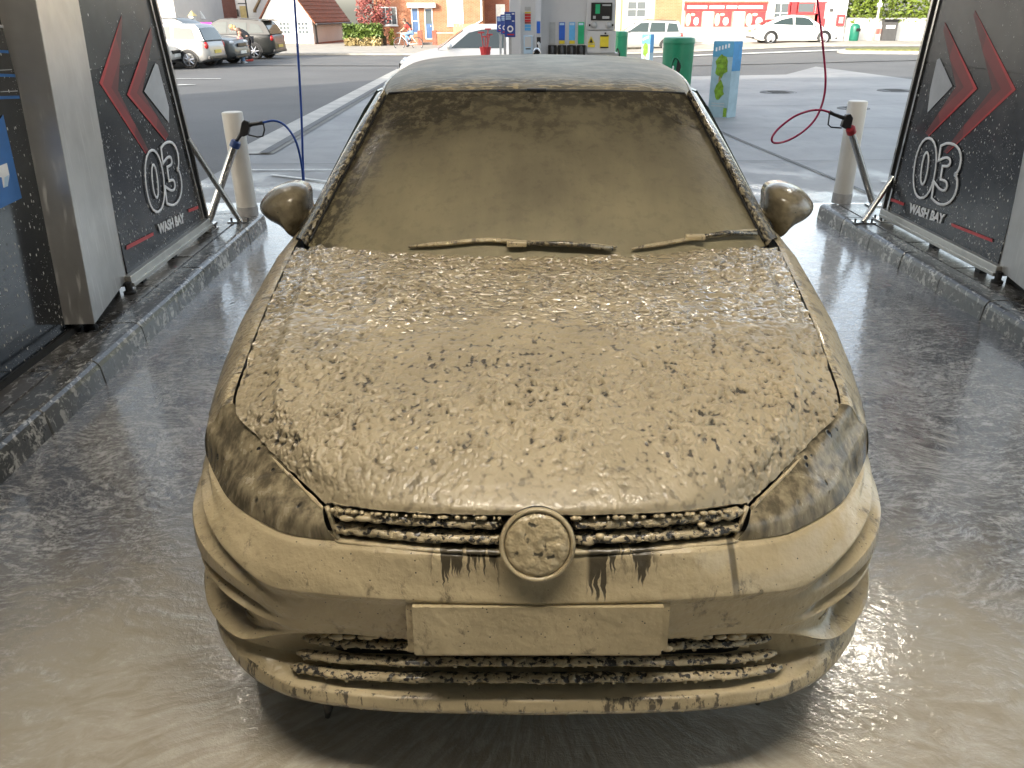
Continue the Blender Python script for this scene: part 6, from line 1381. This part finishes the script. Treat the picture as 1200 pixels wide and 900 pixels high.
# ================================================================== other vehicles
def paint(name, col, metal=.3): return plain(name, col, .34, metal, var=.03, scale=2, coat=.3, spec=.35)
M['car_silver'] = paint('silver_paint', (.36, .36, .35), .4); M['car_grey'] = paint('grey_paint', (.09, .093, .09), .3); M['car_dark'] = paint('charcoal_paint', (.014, .015, .014), .0); M['car_white'] = paint('white_car_paint', (.74, .74, .73), .0); M['car_pale'] = paint('pale_silver_paint', (.56, .55, .52), .4)
M['lamp_clear'] = plain('lamp_clear', (.55, .57, .58), .1); M['lamp_red'] = plain('lamp_red', (.40, .02, .02), .2); M['plate_yellow'] = plain('plate_yellow', (.60, .48, .10), .5); M['plate_white'] = plain('plate_white', (.68, .68, .64), .5)
M['car_glass'] = glass('car_glass', (.022, .036, .032), .06)
SPEC = {
 'hatch': dict(L=3.85, W=1.67, wr=.30, wb=(-.315, .325), top=[(-.5, .62), (-.49, .84), (-.46, .93), (-.2, .95), (.2, .94), (.24, .93), (.38, .83), (.455, .72), (.49, .58), (.5, .45)],
               gh=[(-.478, .92), (-.415, 1.37), (-.33, 1.435), (-.05, 1.445), (.06, 1.40), (.255, .93)], wins=[[(-.40, .965), (-.37, 1.30), (-.20, 1.36), (-.19, .965)], [(-.165, .965), (-.165, 1.37), (-.02, 1.365), (.06, 1.30), (.175, .97)]]),
 'suv': dict(L=4.45, W=1.84, wr=.345, wb=(-.30, .315), top=[(-.5, .70), (-.49, .95), (-.46, 1.04), (-.2, 1.06), (.2, 1.05), (.24, 1.03), (.38, .97), (.455, .88), (.488, .72), (.5, .50)],
               gh=[(-.475, 1.02), (-.42, 1.44), (-.36, 1.56), (-.10, 1.615), (.04, 1.57), (.235, 1.03)], wins=[[(-.415, 1.09), (-.37, 1.40), (-.29, 1.47), (-.27, 1.08)], [(-.25, 1.08), (-.25, 1.48), (-.085, 1.52), (-.07, 1.08)], [(-.05, 1.08), (-.06, 1.52), (.04, 1.49), (.17, 1.07)]]),
 'estate': dict(L=4.4, W=1.75, wr=.31, wb=(-.29, .31), top=[(-.5, .60), (-.49, .88), (-.47, .95), (-.2, .96), (.2, .95), (.25, .93), (.38, .85), (.455, .74), (.49, .58), (.5, .45)],
               gh=[(-.475, .94), (-.44, 1.45), (-.38, 1.50), (-.05, 1.53), (.06, 1.48), (.27, .94)], wins=[[(-.44, .99), (-.41, 1.38), (-.31, 1.41), (-.29, .98)], [(-.27, .98), (-.27, 1.42), (-.10, 1.44), (-.08, .98)], [(-.06, .98), (-.07, 1.44), (.03, 1.41), (.18, .98)]]),
 'saloon': dict(L=4.69, W=1.85, wr=.335, wb=(-.295, .32), top=[(-.5, .62), (-.49, .86), (-.46, .95), (-.36, .985), (-.2, .95), (.2, .90), (.26, .88), (.38, .80), (.455, .70), (.49, .56), (.5, .45)],
               gh=[(-.40, .97), (-.22, 1.31), (-.06, 1.435), (.02, 1.44), (.12, 1.36), (.30, .89)], wins=[[(-.30, 1.02), (-.18, 1.26), (-.06, 1.36), (-.05, .98)], [(-.03, .98), (-.03, 1.375), (.06, 1.365), (.13, 1.28), (.215, .94)]]),
}
def make_car(kind, pnt, loc, rz, label, group=None, rear_plate='plate_yellow', h_scale=1.0, parts=True, low='black_plastic'):
    S = SPEC[kind]; L, W = S['L'], S['W']; e = empty('parked_car', loc, rz, label, 'car', group); hw = W / 2
    tx, tz = np.array([q[0] for q in S['top']]) * L, np.array([q[1] for q in S['top']])
    X = np.concatenate([np.linspace(-.5, -.42, 8), np.linspace(-.40, .40, 22), np.linspace(.42, .5, 9)]) * L; G = []
    for x in X:
        zt = float(np.interp(x, tx, tz)); u = abs(x) / L; f = 1.0 if u < .33 else 1 - .10 * ((u - .33) / .17) ** 2 - (.16 * ((u - .45) / .05) ** 2 if u > .45 else 0); w = hw * f
        zb = .20 + (.14 * ((u - .40) / .10) if u > .40 else 0); hgt = zt - zb
        P = [(0, zb), (w * .82, zb), (w * .96, zb + .06), (w, zb + hgt * .32), (w * .995, zb + hgt * .55), (w * .985, zb + hgt * .80), (w * .95, zt - .02), (w * .86, zt), (w * .45, zt + .012), (0, zt + .015)]
        c = cr(np.array(P), 24); ring = [(x, q[0], q[1]) for q in c] + [(x, -q[0], q[1]) for q in c[-2:0:-1]]; G.append(ring)
    b = MB(); b.grid(np.array(G), close_v=True); n = len(G[0]); b.f.append(tuple(range(n))); b.f.append(tuple((len(G) - 1) * n + j for j in reversed(range(n))))
    body = b.build('body', M[pnt], e, True, ang=50)
    gh = [(x * L, z) for x, z in S['gh']]; zbelt = min(z for _, z in gh); ztop = max(z for _, z in gh); gy = lambda z: hw * (.955 - .20 * (z - zbelt) / (ztop - zbelt))
    # cabin: side outline, narrowed towards the roof
    P = cr(np.array(gh), 26); G = []
    for t_ in np.linspace(-1, 1, 15): G.append([(x, gy(z) * t_, z + .03 * (1 - t_ * t_) * ((z - zbelt) / (ztop - zbelt))) for x, z in P])
    b = MB(); b.grid(np.array(G)); m_ = len(P); b.f.append(tuple(range(m_))); b.f.append(tuple(14 * m_ + j for j in reversed(range(m_)))); b.build('cabin', M[pnt], e, True, ang=40)
    for s_ in (-1, 1):
        for w_ in S['wins']:
            b = MB(); b.add([(x * L, s_ * (gy(z) + .012), z) for x, z in w_] + [(x * L, s_ * (gy(z) - .01), z) for x, z in w_], [tuple(range(len(w_))), tuple(range(2 * len(w_) - 1, len(w_) - 1, -1))] + [(i, i + len(w_), (i + 1) % len(w_) + len(w_), (i + 1) % len(w_)) for i in range(len(w_))]); b.build('side_window', M['car_glass'], e)
    def screen(i0, i1, nm, k0, k1, off):
        Pq = P[i0:i1]; G = [[(x + off, gy(z) * t_ * .90, z + .03 * (1 - t_ * t_) * ((z - zbelt) / (ztop - zbelt)) + .012) for x, z in Pq] for t_ in np.linspace(-1, 1, 11)]; b = MB(); b.grid(np.array(G)); b.build(nm, M['car_glass'], e, True)
    screen(21, 26, 'windscreen', 0, 0, .008); screen(0, 5, 'rear_window', 0, 0, -.012)
    for wx in S['wb']:
        for s_ in (-1, 1):
            r = S['wr']; u = abs(wx); w = hw * 1.0; wh = empty('wheel', (wx * L, s_ * (w - .085), r)); wh.parent = e
            b = MB(); b.lathe([(r * .66, .075), (r * .85, .102), (r * .97, .092), (r, .06), (r, -.06), (r * .97, -.09), (r * .66, -.09)], 28, axis='y'); b.build('tyre', M['rubber'], wh, True)
            b = MB(); b.lathe([(r * .70, s_ * .095), (r * .63, s_ * .07), (r * .62, -s_ * .03)], 24, axis='y')
            for k in range(7 if kind != 'saloon' else 5):
                a = 2 * math.pi * k / (7 if kind != 'saloon' else 5) + .3; b.tube([(.05 * math.cos(a), s_ * .095, .05 * math.sin(a)), (r * .66 * math.cos(a), s_ * .09, r * .66 * math.sin(a))], [.032, .02], 6)
            b.lathe([(.07, s_ * .07), (.06, s_ * .105), (0, s_ * .108)], 14, axis='y'); b.build('rim', M['alloy'], wh, True, ang=40)
            b = MB(); b.lathe([(r * .62, -s_ * .02), (0, -s_ * .021)], 20, axis='y'); b.build('wheel_back', M['grille_black'], wh)
            b = MB(); A = np.linspace(-.15, math.pi + .15, 20); G = [[(wx * L + rr_ * math.cos(a), s_ * (w + yo), r + rr_ * math.sin(a)) for a in A] for rr_, yo in ((r * 1.17, -.01), (r * 1.16, .012), (r * .98, .014), (r * .9, -.03))]; b.grid(np.array(G)); b.build('wheel_arch', M[low], e)
    zf = float(np.interp(.44 * L, tx, tz)); zr = float(np.interp(-.47 * L, tx, tz))
    for s_ in (-1, 1):
        b = MB(); blob(b, (.468 * L, s_ * hw * .70, zf - .10), (.09, hw * .19, .075), ICO2); b.build('headlight', M['lamp_clear'], e, True)
        b = MB(); blob(b, (-.478 * L, s_ * hw * .79, zr - .14), (.075, hw * .13, .13 if kind != 'saloon' else .06), ICO2); b.build('tail_lamp', M['lamp_red'], e, True)
        b = MB(); zm = zbelt + .10; blob(b, (.185 * L, s_ * (hw + .09), zm), (.07, .10, .07), ICO2); b.tube([(.19 * L, s_ * (hw - .05), zm - .06), (.185 * L, s_ * (hw + .03), zm - .02)], .025, 6); b.build('door_mirror', M[pnt], e, True)
        for xx in (-.13, .06): b = MB(); b.box(xx * L, xx * L + .17, *sorted((s_ * (hw * .985), s_ * (hw + .012))), zbelt - .13, zbelt - .105); b.build('handle', M[pnt], e)
    b = MB(); b.box(.488 * L, .502 * L, -hw * .42, hw * .42, zf - .24, zf - .12, .01); b.build('grille', M['grille_black'], e)
    b = MB(); b.box(.49 * L, .508 * L, -.26, .26, .40, .51, .005); b.build('number_plate', M['plate_white'], e)
    b = MB(); b.box(-.508 * L, -.49 * L, -.26, .26, .50 if kind != 'saloon' else .62, .61 if kind != 'saloon' else .73, .005); b.build('number_plate', M[rear_plate], e)
    b = MB(); b.box(.44 * L, .497 * L, -hw * .72, hw * .72, .26, .36, .03); b.build('front_intake', M['grille_black'], e)
    b = MB(); b.box(-.503 * L, -.44 * L, -hw * .82, hw * .82, .30, .42, .03); b.build('rear_valance', M[low], e)
    if kind == 'suv':
        for s_ in (-1, 1): b = MB(); b.tube([(-.36 * L, s_ * hw * .70, 1.585), (-.1 * L, s_ * hw * .70, 1.655), (.03 * L, s_ * hw * .70, 1.61)], .02, 6); b.build('roof_rail', M['drain'], e)
        b = MB(); b.box(-.465 * L, -.38 * L, -hw * .66, hw * .66, 1.555, 1.60, .015); b.build('roof_spoiler', M[pnt], e)
        b = MB(); b.box(-.30 * L, .30 * L, -hw * 1.005, hw * 1.005, .24, .34, .02); b.build('sill_trim', M[low], e)
    if kind == 'estate':
        for s_ in (-1, 1): b = MB(); b.tube([(-.40 * L, s_ * hw * .72, 1.53), (-.05 * L, s_ * hw * .72, 1.57), (.03 * L, s_ * hw * .72, 1.54)], .018, 6); b.build('roof_rail', M['drain'], e)
    return e
def at(px, py, dx=0.0, dy=0.0): p = ground_at(px, py); x, y = p[0] + dx, p[1] + dy; return (x, y, gz(x, y))
g_ = 'cars parked across the car park'
make_car('hatch', 'car_silver', at(223, 83, -1.65, 2.2), R(176), 'silver three door hatchback parked tail out in front of grey crossover', g_)
make_car('suv', 'car_grey', at(281, 79, -2.75, 2.3), R(-4), 'mid grey crossover parked nose out between silver hatchback and charcoal car', g_)
make_car('suv', 'car_dark', at(318, 71, -2.2, 1.6), R(178), 'charcoal crossover parked tail out beside two bending people', g_)
make_car('hatch', 'car_pale', at(203, 83, -2.1, .9), R(2), 'pale silver car mostly hidden by the chevron screen edge', g_)
make_car('hatch', 'car_white', (-1.45, 21.0, gz(0, 21.0) - .0), R(186), 'white hatchback stopped at the fuel pump behind navy boards')
make_car('estate', 'car_silver', at(757, 60, -.15, .9), R(176), 'silver estate car parked in front of the yellow house')
make_car('saloon', 'car_white', at(932, 52.5, 0, .9), R(0), 'white saloon parked in front of the red shop windows')

# ================================================================== people
M['skin'] = plain('skin', (.46, .27, .19), .5); M['hair_fair'] = plain('fair_hair', (.46, .32, .15), .6, var=.3, scale=40); M['hair_brown'] = plain('brown_hair', (.10, .06, .04), .6); M['cloth_black'] = plain('black_cloth', (.025, .025, .03), .8); M['cloth_red'] = plain('red_cloth', (.46, .06, .045), .8); M['denim'] = plain('blue_denim', (.16, .26, .42), .8); M['cloth_pink'] = plain('pink_cloth', (.50, .20, .22), .8); M['cloth_white'] = plain('white_cloth', (.62, .62, .62), .8)
def skinned(name, m, parent, V, E, rad, sub=2):
    bm = bmesh.new(); lay = bm.verts.layers.skin.verify(); vs_ = [bm.verts.new(v) for v in V]; bm.verts.ensure_lookup_table()
    for i, v in enumerate(vs_):
        r = rad[i]; v[lay].radius = (r, r) if not hasattr(r, '__len__') else r; v[lay].use_root = (i == 0)
    for a, c in E: bm.edges.new((vs_[a], vs_[c]))
    me = bpy.data.meshes.new(name); bm.to_mesh(me); bm.free(); o = link_mesh(name, me, M[m], parent)
    o.modifiers.new('skin', 'SKIN'); s_ = o.modifiers.new('sub', 'SUBSURF'); s_.levels = sub; s_.render_levels = sub
    md = o.modifiers['skin']; md.use_smooth_shade = True; return o
def person(name, loc, rz, label, J, top, legs, shoe, hair, bare_arm=True, group=None, scale=1.0):
    """J: joint positions. Body is one skinned surface with face details; clothes and hair are shells over it"""
    e = empty(name, loc, rz, label, 'person', group); e.scale = (scale,) * 3
    k = ['pelvis', 'waist', 'chest', 'neck', 'head', 'crown', 'shL', 'elL', 'wrL', 'haL', 'shR', 'elR', 'wrR', 'haR', 'hipL', 'knL', 'anL', 'toL', 'hipR', 'knR', 'anR', 'toR']
    V = [J[q] for q in k]; ix = {q: i for i, q in enumerate(k)}
    R_ = dict(pelvis=.13, waist=.12, chest=.14, neck=.055, head=.085, crown=.085, shL=.06, elL=.042, wrL=.03, haL=.035, shR=.06, elR=.042, wrR=.03, haR=.035, hipL=.085, knL=.058, anL=.04, toL=.035, hipR=.085, knR=.058, anR=.04, toR=.035)
    E = [('pelvis', 'waist'), ('waist', 'chest'), ('chest', 'neck'), ('neck', 'head'), ('head', 'crown'), ('chest', 'shL'), ('shL', 'elL'), ('elL', 'wrL'), ('wrL', 'haL'), ('chest', 'shR'), ('shR', 'elR'), ('elR', 'wrR'), ('wrR', 'haR'), ('pelvis', 'hipL'), ('hipL', 'knL'), ('knL', 'anL'), ('anL', 'toL'), ('pelvis', 'hipR'), ('hipR', 'knR'), ('knR', 'anR'), ('anR', 'toR')]
    skinned('body', 'skin', e, V, [(ix[a], ix[c]) for a, c in E], [R_[q] for q in k])
    def shell(nm, m, names, edges, grow):
        ii = {q: i for i, q in enumerate(names)}; skinned(nm, m, e, [J[q] for q in names], [(ii[a], ii[c]) for a, c in edges], [R_[q] + grow for q in names])
    mid = lambda a, c, t_: tuple(np.array(J[a]) * (1 - t_) + np.array(J[c]) * t_)
    J['slL'], J['slR'] = mid('shL', 'elL', .75), mid('shR', 'elR', .75); R_['slL'] = R_['slR'] = .05; J['col'] = mid('chest', 'neck', .55); R_['col'] = .09
    shell('top', top, ['pelvis', 'waist', 'chest', 'col', 'shL', 'slL', 'shR', 'slR'], [('pelvis', 'waist'), ('waist', 'chest'), ('chest', 'col'), ('chest', 'shL'), ('shL', 'slL'), ('chest', 'shR'), ('shR', 'slR')], .022)
    shell('trousers', legs, ['pelvis', 'hipL', 'knL', 'anL', 'hipR', 'knR', 'anR'], [('pelvis', 'hipL'), ('hipL', 'knL'), ('knL', 'anL'), ('pelvis', 'hipR'), ('hipR', 'knR'), ('knR', 'anR')], .02)
    for s_ in 'LR':
        a, t_ = np.array(J['an' + s_]), np.array(J['to' + s_]); b = MB(); b.tube([tuple(a - (t_ - a) * .35 + [0, 0, -.02]), tuple(a * .5 + t_ * .5 + [0, 0, -.015]), tuple(t_ + (t_ - a) * .15 + [0, 0, -.01])], [.05, .058, .04], 10); b.build('shoe', M[shoe], e, True)
    h, c = np.array(J['head']), np.array(J['crown']); up = (c - h) / np.linalg.norm(c - h); fw = np.array(J.get('face', (1, 0, 0)), float); sd_ = np.cross(up, fw)
    b = MB(); blob(b, tuple(h * .35 + c * .65 - fw * .025 + up * .02), (.105, .10, .105), ICO2); blob(b, tuple(h - fw * .07), (.07, .075, .085), ICO2); b.build('hair', M[hair], e, True)
    b = MB(); blob(b, tuple(h + fw * .095 - up * .0), (.022, .018, .024), ICO1); blob(b, tuple(h + sd_ * .088), (.02, .012, .03), ICO1); blob(b, tuple(h - sd_ * .088), (.02, .012, .03), ICO1); b.build('nose_and_ears', M['skin'], e, True)
    b = MB(); blob(b, tuple(h + fw * .082 + sd_ * .034 + up * .03), .010, ICO1); blob(b, tuple(h + fw * .082 - sd_ * .034 + up * .03), .010, ICO1); b.build('eyes', M['grille_black'], e, True)
    b = MB(); blob(b, tuple(h + fw * .085 - up * .045), (.02, .022, .008), ICO1); b.build('mouth', M['cloth_pink'], e, True)
    for s_ in 'LR':     # fingers
        w, hd = np.array(J['wr' + s_]), np.array(J['ha' + s_]); d = (hd - w) / np.linalg.norm(hd - w); q = np.cross(d, [0, 0, 1.0]); q = q / (np.linalg.norm(q) + 1e-6); n_ = np.cross(q, d); b = MB()
        for i, ln in enumerate((.065, .075, .07, .055)):
            r0 = hd + d * .02 + q * (i - 1.5) * .019; b.tube([tuple(r0), tuple(r0 + d * ln * .55 - n_ * .008), tuple(r0 + d * ln * .9 - n_ * .028)], [.0095, .009, .007], 6)
        r0 = hd - d * .015 + q * -.032; b.tube([tuple(r0), tuple(r0 + d * .03 - q * .022), tuple(r0 + d * .055 - q * .022 - n_ * .01)], [.011, .010, .008], 6); b.build('fingers', M['skin'], e, True)
    return e
# adult bending forward beside the charcoal car's rear wheel
pp = at(292, 72.5)
J = dict(pelvis=(.12, 0, .90), waist=(.02, 0, 1.02), chest=(-.18, 0, 1.16), neck=(-.34, 0, 1.24), head=(-.46, 0, 1.26), crown=(-.55, 0, 1.32), shL=(-.22, -.17, 1.16), elL=(-.18, -.26, .90), wrL=(-.36, -.14, .80), haL=(-.43, -.10, .78), shR=(-.22, .17, 1.16), elR=(-.26, .22, .90), wrR=(-.44, .12, .80), haR=(-.51, .10, .78), hipL=(.12, -.09, .86), knL=(.06, -.10, .46), anL=(.10, -.10, .08), toL=(-.06, -.12, .05), hipR=(.12, .09, .86), knR=(.02, .10, .46), anR=(.08, .10, .08), toR=(-.08, .12, .05), face=(-.8, 0, -.6))
person('person', pp, 0, 'adult with fair hair in black bending forward beside charcoal car wheel', J, 'cloth_black', 'cloth_black', 'cloth_red', 'hair_fair')
pc = at(279, 75.5, 0, .6)
J = dict(pelvis=(0, 0, .62), waist=(.0, 0, .74), chest=(.01, 0, .90), neck=(.02, 0, 1.03), head=(.04, -.01, 1.13), crown=(.03, 0, 1.22), shL=(.0, -.13, .93), elL=(.06, -.17, .75), wrL=(.18, -.12, .68), haL=(.24, -.1, .68), shR=(.0, .13, .93), elR=(.05, .17, .75), wrR=(.17, .12, .68), haR=(.23, .1, .68), hipL=(0, -.07, .58), knL=(.02, -.07, .32), anL=(0, -.07, .07), toL=(.12, -.08, .04), hipR=(0, .07, .58), knR=(.02, .07, .32), anR=(0, .07, .07), toR=(.12, .08, .04), face=(.7, -.7, 0))
person('person', pc, 0, 'small child in pink top standing beside the bending adult', J, 'cloth_pink', 'denim', 'cloth_white', 'hair_brown')

# cyclist riding along the far pavement edge
pb_ = ground_at(479, 59.0); cyx, cyy = pb_[0], pb_[1]; cz = gz(cyx, cyy) + .02
bi = empty('bicycle', (cyx, cyy, cz), R(180), 'bicycle ridden along the far kerb past the brick house', 'bicycle')
def wheel_b(x):
    w = empty('wheel', (x, 0, .34)); w.parent = bi; A = np.linspace(0, 2 * math.pi, 33)
    b = MB(); b.tube([(.325 * math.cos(a), 0, .325 * math.sin(a)) for a in A], .02, 6, False); b.build('tyre', M['rubber'], w, True)
    b = MB(); b.tube([(.30 * math.cos(a), 0, .30 * math.sin(a)) for a in A], .008, 5, False)
    for k in range(12): a = 2 * math.pi * k / 12; b.tube([(0, 0, 0), (.30 * math.cos(a), 0, .30 * math.sin(a))], .003, 4, False)
    b.build('rim', M['alloy'], w)
wheel_b(.52); wheel_b(-.52)
b = MB()
for a, c in (((-.52, 0, .34), (-.06, 0, .30)), ((-.06, 0, .30), (-.20, 0, .80)), ((-.20, 0, .78), (.36, 0, .84)), ((-.06, 0, .30), (.38, 0, .78)), ((-.52, 0, .34), (-.19, 0, .76)), ((.36, 0, .88), (.52, 0, .34))): b.tube([a, c], .02, 8)
b.build('frame', M['cloth_white'], bi, True); b = MB(); b.tube([(.34, 0, .88), (.33, 0, .97)], .015, 6); b.tube([(.38, -.27, .99), (.33, -.1, .97), (.33, .1, .97), (.38, .27, .99)], .014, 8); b.build('handlebar', M['drain'], bi, True)
b = MB(); blob(b, (-.22, 0, .86), (.13, .07, .03), ICO2); b.build('saddle', M['grille_black'], bi, True); b = MB(); b.lathe([(.09, -.01), (.09, .01)], 20, (-.06, -.03, .30), 'y'); b.tube([(-.06, -.07, .30), (.04, -.08, .16)], .012, 6); b.tube([(-.06, .07, .30), (-.16, .08, .44)], .012, 6); b.build('cranks', M['drain'], bi)
J = dict(pelvis=(-.22, 0, .98), waist=(-.14, 0, 1.10), chest=(.0, 0, 1.27), neck=(.10, 0, 1.40), head=(.17, 0, 1.48), crown=(.17, 0, 1.58), shL=(.03, -.18, 1.30), elL=(.20, -.24, 1.12), wrL=(.34, -.25, 1.02), haL=(.39, -.25, 1.00), shR=(.03, .18, 1.30), elR=(.20, .24, 1.12), wrR=(.34, .25, 1.02), haR=(.39, .25, 1.00), hipL=(-.20, -.09, .93), knL=(.14, -.10, .66), anL=(.0, -.10, .26), toL=(.12, -.10, .19), hipR=(-.20, .09, .93), knR=(.16, .10, .82), anR=(-.16, .10, .54), toR=(-.04, .10, .48), face=(1, 0, 0))
person('person', (cyx, cyy, cz), R(180), 'cyclist in red top and blue shorts with dark backpack', J, 'cloth_red', 'denim', 'cloth_black', 'hair_brown')
bp = empty('backpack', (cyx + .17, cyy, cz + 1.10), R(180), 'dark backpack worn by the cyclist in red', 'backpack'); b = MB(); b.box(-.09, .09, -.13, .13, .0, .38, .04); o = b.build('bag', M['cloth_black'], bp, True); o.rotation_euler.y = R(38); o.location = (-.02, 0, .03); b = MB(); b.box(-.14, -.08, -.09, .09, .05, .2, .03); q = b.build('pocket', M['cloth_black'], bp, True); q.rotation_euler.y = R(38); q.location = (-.02, 0, .03)
